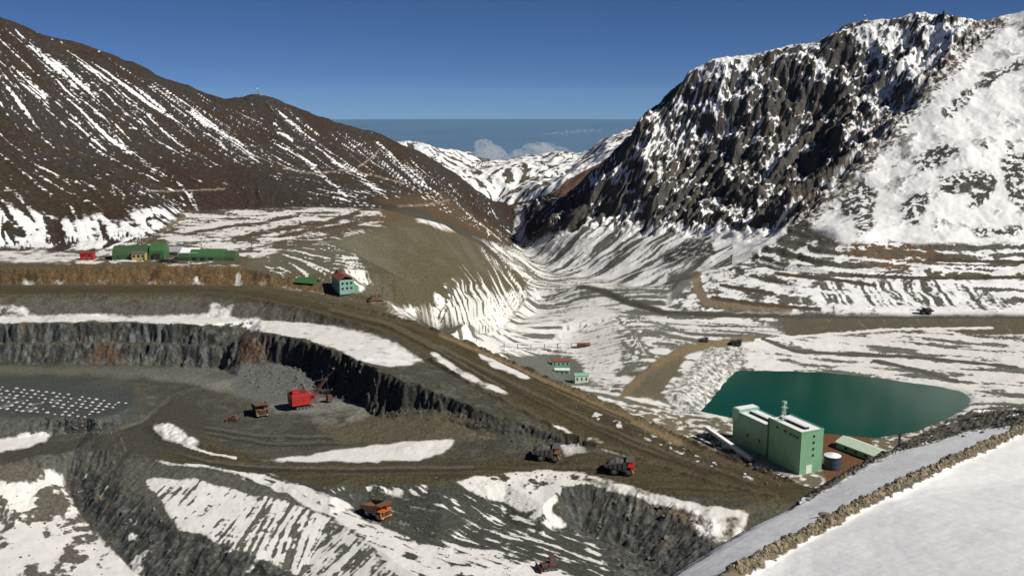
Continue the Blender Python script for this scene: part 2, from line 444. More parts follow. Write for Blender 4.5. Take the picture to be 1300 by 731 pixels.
# relief
rdist, _ = polydist(XG, YG, W2('rt_ridge'))
tap = .25 + .75 * sstep(5, 70, rdist)
but = ridged(XG, YG * .6, 150, 3, .5, 4.4) - .55
crag = ridged(XG, YG * .55, 60, 4, .6, 4.0) - .55
crag2 = ridged(XG, YG * .6, 21, 4, .6, 6.0) - .55
ZG = ZG + cliff_s * tap * (30 * but + 17 * crag + 6.5 * crag2 + 3.6 * st_gul + 1.1 * st_mid + 2.0 * fbm(XG, YG * .7, 6.5, 2, .6, 5.0))
PX0, PY0 = project(XG, YG, ZG)
pm0 = lambda poly: np.clip(gblur(inpoly(PX0, PY0, poly).astype(float), 9, 9), 0, 1) * (YG < 470) * (YG > 300)
BAND = [(84, 590), (125, 600), (175, 640), (225, 672), (285, 690), (340, 712), (410, 745), (430, 790), (230, 790), (180, 735), (150, 700), (128, 665), (95, 640)]
rough = pm0(BAND)
ZG = ZG + rough * (3.0 * (ridged(XG, YG, 15, 4, .55, 301.0) - .5) + .15 * st_fine + .8 * fbm(XG, YG, 4, 2, .6, 306.0))
KNOB = [(714, 618), (760, 612), (800, 626), (870, 642), (915, 665), (905, 700), (850, 790), (800, 790), (760, 690), (720, 672)]
rough2 = pm0(KNOB)
ZG = ZG + rough2 * (2.6 * (ridged(XG, YG, 12, 4, .55, 303.0) - .5) + .1 * st_fine + .8 * fbm(XG, YG, 4, 2, .6, 307.0))
mnd = pm0([(186, 543), (215, 535), (255, 560), (280, 566), (285, 572), (250, 572), (213, 562)]); ZG = ZG + mnd * (2.6 + 1.2 * fbm(XG, YG, 4, 2, .6, 305.0))
rs = R_ * (1 - cliff_s) * (1 - TR)
ZG = ZG + rs * (10 * fbm(XG, YG, 110, 3, .45, 7.0) + .3 * fbm(XG, YG, 14, 3, .5, 7.7))
out_m = sstep(.12, .3, fbm(XG, YG, 40, 4, .55, 21.0)) * rs * sstep(.3, .5, slope0)     # outcrops on the snow slope
ZG = ZG + out_m * (2.2 * ridged(XG, YG, 12, 3, .6, 2.0))
ZG = ZG + L * (4 * fbm(XG, YG, 150, 3, .4, 9.0) + .45 * st_big + .16 * st_mid + .3 * fbm(XG, YG, 7, 2, .6, 3.3))
# benches on the dump right
tz = ZG + 5 * fbm(XG, YG, 70, 4, .55, 19.0)
stepz = 8.0
q = tz / stepz; fq = q - np.floor(q)
ZG = ZG + TR * ((np.floor(q) + sstep(.45, .95, fq)) * stepz - tz) * (.25 + .6 * sstep(-.2, .3, fbm(XG, YG, 90, 3, .5, 29.0)))
ZG = ZG + DU * (.1 * st_mid + .04 * st_fine + 1.0 * fbm(XG, YG, 30, 3, .5, 2.2))
pit = near_w * (1 - flat) * (1 - DU) * (1 - PL)
steep = sstep(.45, 1.0, slope0)
ZG = ZG + pit * (.35 * fbm(XG, YG, 9, 4, .6, 31.0) + .9 * steep * fbm(XG, YG, 3.2, 3, .6, 32.0) + steep * .25 * st_fine)
ZG = ZG + (1 - near_w) * (1 - far_w) * (1 - FO) * (1 - flat) * (.7 * fbm(XG, YG, 14, 4, .55, 33.0) + .1 * st_mid * sstep(.2, .5, slope0))
ZG = ZG + flat * (.12 * fbm(XG, YG, 5, 3, .5, 34.0))
ZG = ZG + FO * (.35 * fbm(XG, YG, 16, 4, .45, 35.0) + .05 * fbm(XG, YG, 1.8, 2, .5, 36.0))
for nm_, a0, a1, hh in (('road_far', 5, 16, 1.5), ('road_near', 8, 16, 1.0), ('road_near', 0, 6, .7), ('crest', 1, 6, .9)):
    rd_, _ = polydist(XG + .8 * fbm(XG, YG, 9, 2, .5, 321.0), YG + .8 * fbm(XG, YG, 9, 2, .5, 322.0), W2(nm_)[a0:a1])
    ZG = ZG + hh * np.exp(-(rd_ / 1.3) ** 2) * (.45 + sstep(-.3, .3, fbm(XG, YG, 7, 3, .6, 323.0))) * (YG < 640)
grv = np.clip(gblur((inpoly(PX0, PY0, [(985, 660), (1010, 640), (1060, 602), (1105, 572), (1160, 545), (1215, 520), (1240, 500), (1430, 490), (1430, 535), (1300, 541), (1235, 547), (1140, 573), (1085, 600), (1040, 626)]) & (YG > 150) & (YG < 420)).astype(float), 7, 7), 0, 1)
ZG = ZG + grv * (1.6 * (ridged(XG, YG, 9, 4, .6, 311.0) - .5) + .5 * fbm(XG, YG, 2.2, 2, .6, 312.0))
bd, bp = polydist(XG, YG, W2('berm'))
berm_prof = np.exp(-(bd / (1.25 + .35 * fbm(XG, YG, 6, 2, .5, 3.0))) ** 2)
ZG = ZG + np.where(YG < 260, berm_prof * (1.25 + .5 * fbm(XG, YG, 3, 2, .6, 8.0)), 0)
print('relief', time.time() - T0)

gx, gy = grads(ZG)
slope = np.hypot(gx, gy)
nz = 1 / np.sqrt(1 + slope ** 2)
PX, PY = project(XG, YG, ZG)
# concave or convex at the scale of a few cells: snow gathers in hollows
hollow = gblur(ZG, 9, 9) - ZG

# ------------------------------------------------------------------ ground colours and snow cover (albedo only)
pxm = YG / F_PX                                   # metres per photo pixel
n1 = fbm(XG, YG, 11, 4, .6, 41.0); n2 = fbm(XG, YG, 11, 4, .6, 47.0)
m1 = fbm(XG, YG, 45, 5, .6, 42.0); m2 = fbm(XG, YG, 45, 5, .6, 48.0)
fw = sstep(600, 1000, YG)
WXP = PX + (n1 * (1 - fw) * 9 + m1 * fw * 11); WYP = PY + (n2 * (1 - fw) * 6 + m2 * fw * 6)
def pm(poly, n=3):
    m = inpoly(WXP, WYP, poly).astype(float)
    n = max(n, 5)
    ii = np.where(m.any(axis=1))[0]
    if not len(ii): return m
    jj = np.where(m.any(axis=0))[0]
    sl = (slice(max(0, ii[0] - n), ii[-1] + n + 1), slice(max(0, jj[0] - n), jj[-1] + n + 1))
    m[sl] = np.clip(gblur(m[sl], n, n), 0, 1)
    return m
def pl(pts, w, n=0):
    d, _ = polydist(PX + n1 * 2, PY + n2 * 2, pts, w * 2 + 2)
    return 1 - sstep(w * .6, w * 1.3, d)
COL = np.zeros(XG.shape + (3,)); COL[:] = (.066, .064, .048)
SN = np.zeros(XG.shape)                            # snow cover 0..1
def paint(mask, c, a=1.0):
    m = np.clip(np.asarray(mask) * a, 0, 1); k = m > .004
    mk = m[k][:, None]
    COL[k] = COL[k] * (1 - mk) + np.array(c) * mk
def snow(mask, v):
    m = np.clip(np.asarray(mask), 0, 1); k = m > .004
    mk = m[k]; vk = v[k] if np.ndim(v) else v
    SN[k] = SN[k] * (1 - mk) + vk * mk
big = fbm(XG, YG, 130, 4, .5, 51.0); mid = fbm(XG, YG, 28, 4, .55, 52.0); fin = fbm(XG, YG, 5, 3, .6, 53.0); vfin = fbm(XG, YG, 2.4, 2, .6, 54.0)
def dstreak(p, q, across, along, seed):
    d = np.array(q[:2]) - np.array(p[:2]); d = d / np.linalg.norm(d)
    u = XG * d[0] + YG * d[1]; v = -XG * d[1] + YG * d[0]
    return fbm(v / across + .25 * mid, u / along, 1.0, 4, .55, seed)

# --- valley, lakeside
val = ((1 - FO) * (1 - L) * (1 - R_) * (1 - PL)) * (ZG < -195)
paint(val, (.13, .135, .115)); paint(val * sstep(-.1, .4, mid), (.1, .095, .07))
bands = fbm(XG * .25, YG + .3 * XG, 16, 4, .55, 61.0)
snow(val, sstep(-.15, .3, bands + .3 * fin + .2 * mid + .1) * .95)
vp = lambda p, n=3: pm(p, n) * val
paint(vp([(640, 452), (700, 448), (745, 452), (765, 490), (700, 490), (660, 470)]), (.12, .125, .11)); snow(vp([(640, 455), (700, 450), (745, 455), (765, 490), (700, 490), (660, 470)]), .05)
snow(vp([(700, 438), (722, 392), (755, 384), (790, 400), (808, 420), (792, 440), (775, 492), (745, 482), (735, 455)]), .75 + .2 * st_mid + .4 * fin)
snow(vp([(600, 425), (680, 398), (720, 402), (695, 440), (640, 445)]), sstep(-.25, .2, fbm(XG * .3, YG, 14, 4, .6, 62.0) + .06))
paint(vp([(760, 405), (810, 395), (870, 425), (840, 440), (800, 470), (785, 480), (790, 440)], 15), (.14, .14, .11)); snow(vp([(775, 405), (810, 398), (850, 425), (815, 455), (792, 478), (792, 440)], 9), sstep(-.3, .7, .35 * st_big + .3 * st_mid + .9 * fin + .6 * mid))
trd = [(786, 503), (806, 480), (832, 458), (862, 441), (890, 434), (960, 425), (965, 432), (890, 443), (868, 452), (850, 472), (833, 500), (812, 505)]
paint(vp(trd, 2), (.2, .15, .085)); snow(vp(trd, 2), 0)
paint(vp([(806, 490), (832, 470), (860, 452), (880, 455), (850, 490), (825, 520), (800, 512)]), (.13, .115, .075)); snow(vp([(815, 492), (840, 470), (860, 455), (872, 455), (848, 485), (830, 512)]), .1)
snow(vp([(838, 505), (880, 460), (900, 440), (950, 440), (945, 470), (915, 490), (890, 520), (870, 530)]), .5 + .6 * fin + .35 * vfin)
paint(vp([(985, 403), (1420, 403), (1420, 442), (1180, 425), (1000, 432)]), (.1, .09, .062)); snow(vp([(985, 400), (1420, 400), (1420, 430), (1180, 420), (1000, 428)]), .12 + .5 * np.clip(st_mid * .25, -.2, .5))
snow(vp([(1020, 428), (1180, 424), (1420, 442), (1420, 520), (1235, 520), (1150, 482), (1010, 470), (945, 470), (960, 440)]), sstep(-.22, .2, bands + .35 * fin + .3 * mid + .1))
for ln, w in (([(960, 431), (1040, 425), (1130, 418), (1260, 416)], 1.6), ([(1040, 432), (1140, 438), (1220, 446), (1300, 456)], 1.5), ([(965, 432), (1020, 452), (1060, 440)], 1.5), ([(1090, 452), (1180, 466), (1290, 480)], 1.5)):
    snow(pl(ln, w) * val, .95)
for ln, w in (([(968, 430), (1010, 446), (1080, 450), (1150, 452), (1290, 466)], 2.2), ([(1110, 458), (1160, 468), (1215, 484)], 2.5)):
    snow(pl(ln, w) * val, 0); paint(pl(ln, w) * val, (.09, .085, .07))
pad = val * (YG < 700) * (XG > 60) * (XG < 330)
paint(pad, (.15, .125, .085)); snow(pad, sstep(-.15, .25, fbm(XG, YG, 9, 4, .6, 71.0)) * .8)
snow(vp([(1032, 545), (1110, 548), (1090, 620), (1050, 620)]) * pad, .05); paint(vp([(1032, 545), (1110, 548), (1090, 620), (1050, 620)]) * pad, (.14, .065, .03))
dm = soft('dam', 3)
# --- pit
pitz = sstep(290, 330, YG) * (1 - sstep(630, 665, YG)) * (1 - FO) * (ZG > -200) * (1 - DU)
paint(pitz, (.062, .06, .043)); paint(pitz * sstep(-.15, .35, mid), (.076, .073, .053)); snow(pitz, 0)
pp = lambda p, n=3: pm(p, n) * pitz
paint(pitz * sstep(.05, .45, fbm(XG * .5, YG, 6, 4, .6, 401.0)), (.12, .12, .1), .7); paint(pitz * sstep(.1, .45, fbm(XG * .4, YG, 9, 4, .6, 402.0)), (.045, .046, .038), .7)
paint(pp([(180, 545), (260, 555), (330, 585), (600, 585), (760, 575), (1050, 600), (1050, 645), (700, 612), (430, 618), (280, 600), (180, 575)]), (.066, .056, .03))
rut2 = fbm(XG * .05, YG, 2.4, 4, .65, 403.0)
prd = pp([(180, 550), (260, 560), (330, 588), (600, 588), (760, 578), (1050, 600), (1050, 645), (700, 608), (430, 612), (280, 598), (180, 572)])
paint(prd * sstep(.02, .3, rut2), (.08, .069, .04)); paint(prd * sstep(.05, .3, -rut2), (.042, .036, .021))
for ln, w in (([(0, 571), (70, 560), (130, 550), (180, 535), (215, 505)], 2.0), ([(190, 556), (215, 572), (260, 584), (330, 592), (450, 594), (600, 592)], 1.5), ([(250, 540), (330, 552), (420, 553), (520, 545)], 1.2), ([(260, 548), (340, 562), (440, 560)], 1.0)):
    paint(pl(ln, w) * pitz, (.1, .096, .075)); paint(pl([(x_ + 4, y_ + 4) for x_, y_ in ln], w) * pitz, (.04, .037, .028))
paint(pp([(-90, 560), (60, 560), (170, 545), (230, 500), (260, 520), (260, 580), (160, 575), (60, 580), (-90, 600)]), (.06, .056, .042))
paint(pp([(-90, 464), (330, 466), (325, 500), (290, 498), (240, 484), (120, 476), (-90, 474)]), (.12, .117, .095)); paint(pp([(180, 478), (260, 478), (330, 492), (325, 500), (290, 498), (240, 486)]), (.17, .165, .14), .8)
paint(pp([(290, 462), (470, 462), (480, 522), (430, 520), (330, 520), (300, 500)]), (.125, .128, .122))
paint(pp([(320, 522), (350, 512), (420, 505), (470, 510), (450, 520), (380, 524)]), (.2, .198, .18))
paint(pp([(400, 512), (475, 520), (505, 540), (470, 552), (430, 556), (392, 540)]) * sstep(-.3, .2, n1 + .5 * fin), (.145, .143, .12)); paint(pp([(230, 505), (300, 500), (380, 528), (360, 560), (280, 545)]) * sstep(-.1, .3, n2 + .5 * fin), (.09, .088, .07), .8)
paint(pp([(400, 545), (470, 530), (580, 522), (640, 555), (560, 560), (440, 562)]), (.1, .088, .058))
paint(pp([(-90, 478), (60, 478), (170, 492), (180, 520), (150, 540), (-90, 535)]), (.055, .062, .057))
snow(pp([(-90, 500), (60, 500), (100, 510), (60, 526), (-90, 526)]), .22 + .5 * n1)
paint(pp([(-90, 528), (140, 530), (150, 550), (60, 552), (-90, 552)]), (.09, .095, .085))
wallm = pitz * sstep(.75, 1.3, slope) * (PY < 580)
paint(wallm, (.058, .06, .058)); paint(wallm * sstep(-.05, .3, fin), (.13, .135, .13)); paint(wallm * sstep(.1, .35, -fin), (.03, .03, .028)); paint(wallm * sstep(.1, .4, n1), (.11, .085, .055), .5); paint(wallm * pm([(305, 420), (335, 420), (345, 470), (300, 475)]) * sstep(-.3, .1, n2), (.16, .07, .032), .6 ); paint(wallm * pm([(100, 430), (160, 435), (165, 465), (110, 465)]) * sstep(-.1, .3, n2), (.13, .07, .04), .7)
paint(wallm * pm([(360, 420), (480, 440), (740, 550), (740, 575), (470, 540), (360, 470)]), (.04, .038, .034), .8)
snow(wallm, .3 * sstep(.1, .5, n2))
paint(pp([(-90, 372), (330, 376), (400, 396), (450, 410), (500, 432), (480, 440), (330, 408), (-90, 404)]), (.1, .095, .076)); paint(pp([(-90, 372), (330, 376), (330, 408), (-90, 404)]) * sstep(0, .4, n2), (.075, .06, .045))
bs = pp([(-90, 388), (60, 400), (120, 397), (190, 401), (280, 396), (300, 402), (400, 408), (452, 417), (498, 432), (545, 460), (480, 466), (440, 449), (390, 432), (330, 420), (250, 412), (150, 409), (-90, 411)])
snow(bs * (1 - wallm), .8 + .5 * n1 + .3 * fin)
snow(pp([(-90, 385), (30, 386), (45, 400), (-90, 402)]), .5 + n1); snow(pp([(270, 384), (300, 386), (290, 402), (262, 402)]), .6 + n2)
for poly, v in (([(322, 586), (420, 573), (500, 562), (576, 556), (570, 570), (545, 581), (480, 586), (400, 586)], .95),
                ([(188, 541), (215, 536), (252, 560), (246, 569), (213, 560)], .8), ([(-90, 562), (0, 556), (40, 548), (66, 548), (60, 562), (0, 574), (-90, 580)], .95),
                ([(700, 562), (735, 556), (750, 575), (720, 580)], .6), ([(595, 548), (640, 552), (630, 560), (600, 558)], .3)):
    snow(pp(poly) * (1 - wallm), v)
snow(pl([(235, 565), (262, 574), (300, 581)], 1.6) * pitz, .9); snow(pl([(195, 586), (260, 592), (330, 606)], 2.2) * pitz, .85); snow(pl([(765, 570), (800, 580), (830, 588)], 2.0) * pitz, .6)
# slope at the left front
lf = pitz * (PY > 572)
face = [(20, 590), (95, 574), (160, 579), (230, 592), (290, 600), (340, 616), (420, 655), (470, 692), (560, 770), (160, 770), (130, 690), (85, 615)]
fm = pp(face); paint(fm, (.105, .105, .09)); paint(fm * sstep(-.1, .4, st_fine * .3), (.08, .078, .065)); snow(fm, 0)
low = pp([(-90, 588), (40, 590), (80, 602), (100, 645), (135, 690), (180, 731), (260, 790), (-90, 790)]) * lf
paint(low, (.11, .1, .08)); snow(low, sstep(-.3, .15, .8 * mid + .7 * n1 + .4 * fin + .06)); snow(pp([(-90, 580), (70, 580), (40, 612), (-90, 605)]) * lf, .1)
snow(pp([(182, 606), (250, 608), (300, 622), (345, 640), (400, 660), (350, 700), (280, 690), (225, 668)]), sstep(-.8, .9, st_fine * .5 + n1 * 2 + fin + .75))
snow(pp([(330, 625), (420, 655), (470, 692), (560, 780), (300, 780), (250, 700), (300, 660)]), sstep(-.8, .9, st_fine * .55 + .3 * st_mid + .25 + 1.4 * n1 + fin))
rk = pp(BAND)
paint(rk, (.052, .054, .05)); paint(rk * sstep(.0, .4, fin + .15 * st_fine), (.1, .104, .096)); paint(rk * sstep(.2, .5, n2), (.12, .09, .05)); paint(rk * sstep(.1, .5, -fin - .1 * st_fine), (.03, .031, .03)); snow(rk, .75 * sstep(.15, .5, n1 + .35 * mid))
# basin in front
bas = pp([(290, 600), (420, 618), (560, 615), (700, 600), (720, 612), (700, 650), (745, 680), (830, 731), (840, 790), (560, 790), (470, 692), (420, 655), (340, 615)])
bstr = fbm(XG * .35 + YG * .2, (YG + .55 * XG), 3.6, 4, .6, 81.0)
paint(bas, (.056, .06, .05)); snow(bas, sstep(-.05, .4, bstr + .3 * mid + .25 * fin))
snow(pp([(280, 599), (345, 603), (430, 632), (470, 660), (540, 690), (640, 700), (760, 740), (800, 790), (560, 790), (470, 692), (420, 655), (340, 615)]), sstep(-.4, .15, bstr + .12 + .4 * fin + .3 * n1))
snow(pp([(430, 632), (520, 625), (600, 660), (560, 690), (470, 665)]), .18 + .6 * bstr)
snow(pp([(580, 610), (650, 598), (720, 598), (760, 604), (810, 622), (780, 626), (715, 614), (702, 650), (735, 672), (690, 668), (650, 640), (600, 628)]), sstep(-.4, .25, n1 + .7 * fin + .18))
paint(pp([(690, 600), (640, 600), (620, 615), (560, 618), (560, 608), (690, 595)]), (.075, .065, .04))
kn = pp(KNOB) * (1 - FO)
paint(kn, (.062, .064, .06)); paint(kn * sstep(0, .4, fin + .15 * st_fine), (.11, .112, .104)); paint(kn * sstep(.1, .45, -fin), (.035, .035, .033)); snow(kn, .4 * sstep(.2, .5, n2)); paint(kn * sstep(.15, .4, n1), (.1, .085, .06), .7)
snow(pp([(725, 604), (770, 606), (830, 626), (890, 640), (950, 648), (950, 668), (880, 652), (800, 630), (740, 614)]), .8 + n1)
snow(pp([(870, 655), (950, 655), (940, 690), (900, 700)]), .55 + n2); paint(pp([(800, 640), (950, 645), (950, 690), (860, 660)]), (.16, .12, .08), .7)
# --- plateau, cut, dump
paint(PL, (.1, .082, .055)); snow(PL, sstep(-.1, .3, fbm(XG * .5, YG, 20, 4, .65, 91.0) + .3 * fin)); plp = lambda p, n=3: pm(p, n) * PL
snow(plp([(200, 300), (240, 275), (300, 266), (460, 262), (470, 270), (420, 290), (300, 318), (230, 312)]), sstep(-.25, .2, fbm(XG * .5, YG, 20, 5, .65, 92.0) + .4 * fin + .04))
for ln, w in (([(300, 303), (350, 292), (410, 284), (455, 270)], 3), ([(355, 300), (400, 292), (440, 286), (480, 276)], 2.5), ([(240, 296), (290, 288), (340, 282), (380, 272)], 2)):
    paint(pl(ln, w) * PL, (.085, .062, .04)); snow(pl(ln, w) * PL, .1 + n1)
paint(plp([(470, 262), (620, 300), (650, 340), (600, 310), (540, 282), (470, 285)]), (.13, .092, .05)); snow(plp([(480, 266), (580, 280), (650, 330), (600, 305), (540, 285), (490, 285)]), .1)
snow(plp([(525, 278), (560, 276), (585, 288), (575, 296), (540, 292)]), .85 + n1)
snow(plp([(-90, 318), (110, 320), (130, 332), (40, 336), (-90, 332)]), .7 + n1); paint(plp([(-90, 332), (90, 332), (120, 340), (-90, 352)]), (.09, .075, .045)); snow(plp([(-90, 334), (90, 334), (120, 340), (-90, 350)]), .1)
paint(pl([(182, 306), (205, 292), (232, 276), (250, 268)], 3.5) * PL, (.2, .16, .1)); snow(pl([(184, 304), (205, 292), (232, 276)], 2.5) * PL, .1)
paint(CU, (.135, .088, .04)); paint(CU * sstep(.0, .35, n1), (.075, .045, .022)); paint(CU * sstep(.1, .4, n2), (.17, .12, .06)); snow(CU, 0)
snow(pm([(200, 352), (330, 346), (330, 364), (200, 364)]) * PL, sstep(.05, .4, n2 + .3 * fin) * .8); snow(pm([(30, 355), (160, 357), (330, 357), (420, 372), (490, 388), (480, 392), (330, 364), (30, 364)]) * PL, .5 + n1)
paint(DU, (.09, .078, .045)); paint(DU * sstep(-.1, .3, mid), (.105, .097, .066)); snow(DU, 0); dup_ = lambda p, n=3: pm(p, n) * DU
paint(dup_([(300, 312), (420, 300), (500, 300), (480, 330), (380, 335), (300, 338)], 31), (.12, .117, .09), .8)
snow(DU * pm([(330, 318), (420, 305), (440, 320), (430, 360), (340, 350)]), sstep(.7, 1.2, st_mid * .8 + .1)); snow(dup_([(430, 325), (452, 322), (475, 362), (455, 372), (440, 345)]), sstep(-.3, .8, st_mid * .6 + .3 * st_fine + .7 * fin + .3))
snow(dup_([(330, 318), (400, 303), (430, 306), (400, 312), (340, 322)]), .7 + n1)
snow(dup_([(545, 400), (560, 350), (600, 320), (620, 305), (668, 350), (680, 392), (640, 425), (560, 420)]), sstep(-.1, .9, st_mid * .3 + .42 * st_big + .8 * mid + .4 * fin + (WYP - 365) * .02 + (WXP - 590) * .004)); snow(dup_([(500, 385), (560, 392), (590, 390), (668, 365), (675, 395), (640, 425), (560, 420)]), sstep(-.6, .5, st_mid * .4 + .2 * st_fine + .7 * mid + .3))
snow(dup_([(600, 305), (625, 312), (655, 345), (630, 345)]), sstep(0, .6, st_mid * .7)); snow(dup_([(480, 378), (530, 392), (620, 430), (600, 436), (530, 412), (470, 390)]), .55 + n1)
# --- haul road
rz = RO * (YG > 330)
rd, rp = polydist(XG, YG, W2('road_far')[3:]); rn, _ = polydist(XG, YG, W2('road_near')[3:])
ruts = perlin(rd * .55 + .3 * n1, rp * 14) + .6 * perlin(rd * 1.4, rp * 25)
paint(rz, (.058, .046, .021)); paint(rz * sstep(-.1, .6, ruts), (.072, .058, .029)); paint(rz * sstep(.1, .6, -ruts), (.046, .037, .02)); paint(rz * sstep(0, .5, mid), (.066, .057, .034), .5); snow(rz, 0)
for poly in ([(545, 447), (560, 452), (600, 476), (652, 502), (640, 502), (600, 486), (556, 462)], [(603, 440), (618, 445), (650, 464), (682, 482), (668, 482), (640, 472), (612, 456)], [(690, 536), (712, 540), (735, 552), (700, 550)], [(745, 552), (770, 560), (765, 563), (745, 557)]):
    snow(pm(poly) * rz, .8 + n1)
paint(rz * (1 - sstep(3, 9, rd + 6 * n1)), (.1, .078, .045), .8); paint(rz * (1 - sstep(2, 8, rn + 6 * n1)), (.085, .07, .045), .8); paint(rz * sstep(.05, .4, fbm(XG, YG, 18, 4, .6, 405.0)), (.08, .068, .042), .6)
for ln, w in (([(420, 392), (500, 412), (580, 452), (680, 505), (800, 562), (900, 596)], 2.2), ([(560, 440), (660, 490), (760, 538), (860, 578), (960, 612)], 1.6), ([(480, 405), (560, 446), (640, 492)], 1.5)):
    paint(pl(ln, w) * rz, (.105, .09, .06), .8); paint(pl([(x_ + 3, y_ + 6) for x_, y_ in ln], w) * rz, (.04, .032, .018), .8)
tan = pl([(560, 424), (600, 441), (660, 468), (720, 495), (780, 524), (835, 550)], 3.2) * (YG < 640)
tan = np.maximum(tan, pl([(700, 487), (760, 514), (820, 540), (862, 561)], 5.5) * (YG < 640)); paint(tan * rz, (.21, .155, .085)); paint(pl([(640, 462), (690, 486), (740, 508), (800, 535)], 1.6) * rz, (.05, .035, .02)); snow(tan, 0)
snow(pl([(625, 442), (690, 472), (740, 494)], 1.5) * rz, .7)
edge = pl([(735, 518), (800, 545), (850, 565), (905, 590), (960, 606)], 5) * rz
paint(edge * sstep(-.1, .2, fin), (.04, .036, .03)); snow(edge, .7 * sstep(.05, .3, fin + n1 * .5))
paint(dm, (.06, .057, .043)); snow(dm, .05)
# --- left mountain
paint(L, (.037, .025, .0165)); paint(L * sstep(-.2, .15, big + .4 * mid), (.037, .032, .028)); paint(L * sstep(.15, .4, m2), (.045, .034, .02)); paint(L * sstep(.15, .4, -big), (.038, .0235, .016)); paint(L * sstep(.05, .45, fin + .5 * vfin), (.076, .064, .053), .5)
lp = lambda p, n=3: pm(p, n) * L
paint(lp([(470, 255), (560, 245), (640, 300), (655, 330), (600, 310), (540, 275)], 9), (.09, .062, .035)); paint(lp([(-90, 190), (120, 230), (200, 262), (0, 262), (-90, 262)], 9), (.042, .033, .019), .8)
ridge_py = np.interp(PX, [-90, 0, 60, 130, 200, 290, 323, 400, 470, 520, 580, 640, 670], [-30, 10, 35, 60, 90, 121, 111, 142, 160, 180, 215, 255, 286])
dr = PY - ridge_py
dn = -.95 + .75 * sstep(8, 30, dr) * (1 - .55 * sstep(90, 140, dr)) + .55 * sstep(205, 245, PY - 12 * 0) * (PX < 260) + .9 * big
dn = dn - 1.2 * lp([(465, 255), (520, 250), (650, 320), (540, 280)], 9) - .35 * lp([(250, 215), (340, 200), (420, 255), (300, 265)], 9)
lf_ = np.zeros(XG.shape)
for ln, w in (([(3, 78), (28, 97), (62, 128)], 5), ([(40, 56), (85, 92), (125, 126)], 4.5), ([(78, 56), (112, 84), (152, 110)], 3), ([(152, 104), (180, 120), (208, 140)], 4), ([(115, 155), (160, 190), (206, 226)], 5), ([(0, 178), (40, 205), (75, 225)], 2.2), ([(178, 202), (215, 228), (240, 250)], 4.5), ([(243, 140), (290, 175), (330, 205)], 4.5),
              ([(257, 166), (290, 190)], 2), ([(355, 143), (384, 170)], 3), ([(350, 165), (375, 182)], 2.5), ([(380, 196), (440, 250)], 2.6), ([(400, 188), (455, 222), (492, 252)], 3), ([(480, 182), (520, 215), (556, 246)], 6), ([(505, 205), (545, 240)], 4), ([(560, 205), (600, 235)], 1.6), ([(20, 150), (70, 190)], 2), ([(0, 130), (20, 140)], 3)):
    d_, p_ = polydist(PX + 7 * m1 + 5 * fin, PY + 5 * m2 + 4 * fin, ln, w * 3 + 4)
    lf_ = np.maximum(lf_, np.clip(1 - d_ / (w * 1.8 * (.35 + .65 * np.sin(np.pi * np.clip(p_, .04, .96)))), 0, 1))
pot = .02 + 1.0 * lf_ + .3 * st_big + .42 * st_mid + .9 * fin + .7 * vfin + .6 * m1 + dn
snow(L, sstep(-.1, 1.35, pot) * .95)
lowsn = lp([(-90, 250), (20, 262), (50, 272), (95, 280), (130, 270), (150, 285), (185, 262), (215, 262), (240, 272), (205, 300), (160, 320), (-90, 320)], 9)
snow(lowsn, sstep(-.5, .6, st_big * .5 + .3 * st_mid + .5 * fin + .6 * m1 + .3))
for ln, w in (([(360, 214), (395, 220), (425, 218)], 1.2), ([(455, 212), (475, 198), (480, 192)], 1.3), ([(430, 215), (470, 222), (518, 234)], 1.2), ([(505, 262), (545, 260), (570, 254)], 1.6), ([(190, 243), (240, 242), (285, 240)], 1.3)):
    paint(pl(ln, w * .8) * L, (.2, .155, .11)); snow(pl(ln, w * .7) * L, .35 + .6 * n1)
# --- right mountain
paint(R_, (.09, .085, .07)); snow(R_, .9); rp_ = lambda p, n=3: pm(p, n) * R_
tal = R_ * (1 - C_) * (1 - TR) * (PX < 960)
tst = dstreak(Pd(770, 298, 1630), Pd(705, 345, 1545), 15, 190, 501.0)
paint(tal, (.105, .1, .085)); snow(tal, sstep(-.22, .3, tst + .25 * fin + .12 + .15 * big))
tro = rp_([(835, 325), (850, 312), (905, 300), (910, 322), (880, 330), (840, 335)]); paint(tro, (.05, .048, .045)); snow(tro, .3 + n1)
paint(rp_([(835, 335), (905, 345), (880, 372), (860, 390), (820, 380)]), (.13, .135, .11)); snow(rp_([(850, 345), (885, 345), (880, 380), (860, 390), (835, 375)]), .15)
rts = R_ * (1 - C_) * (PX > 930) * (1 - TR)
rcl = np.zeros(XG.shape)
for poly in ([(1050, 238), (1085, 222), (1112, 240), (1108, 290), (1090, 302), (1072, 262)], [(1186, 224), (1240, 212), (1272, 224), (1258, 256), (1225, 268), (1232, 242), (1200, 248)], [(1268, 200), (1310, 192), (1320, 275), (1280, 252)], [(1150, 205), (1195, 180), (1222, 190), (1180, 222)], [(1195, 140), (1260, 90), (1300, 70), (1300, 82), (1240, 115), (1205, 155)], [(1140, 262), (1165, 240), (1180, 250), (1165, 290), (1150, 290)], [(1230, 290), (1300, 285), (1300, 300), (1240, 302)]):
    rcl = np.maximum(rcl, rp_(poly, 7))
rcl = rcl * sstep(-.2, .12, n1 + .6 * fin)
snow(rts, .97 - .95 * np.clip(.5 * out_m + rcl + sstep(.38, .6, m2 + .35 * fin), 0, 1)); paint(rts, (.07, .065, .058))
nzb = gblur(nz, 3, 3)
cl_bias = .06 * big + .13 * rp_([(850, 175), (868, 95), (910, 70), (965, 62), (935, 105), (905, 150), (870, 185)], 21) + .2 * rp_([(1075, 40), (1120, 28), (1165, 40), (1130, 75), (1085, 65)], 15) + .17 * rp_([(1185, 24), (1245, 32), (1205, 92), (1130, 125), (1160, 65)], 15)
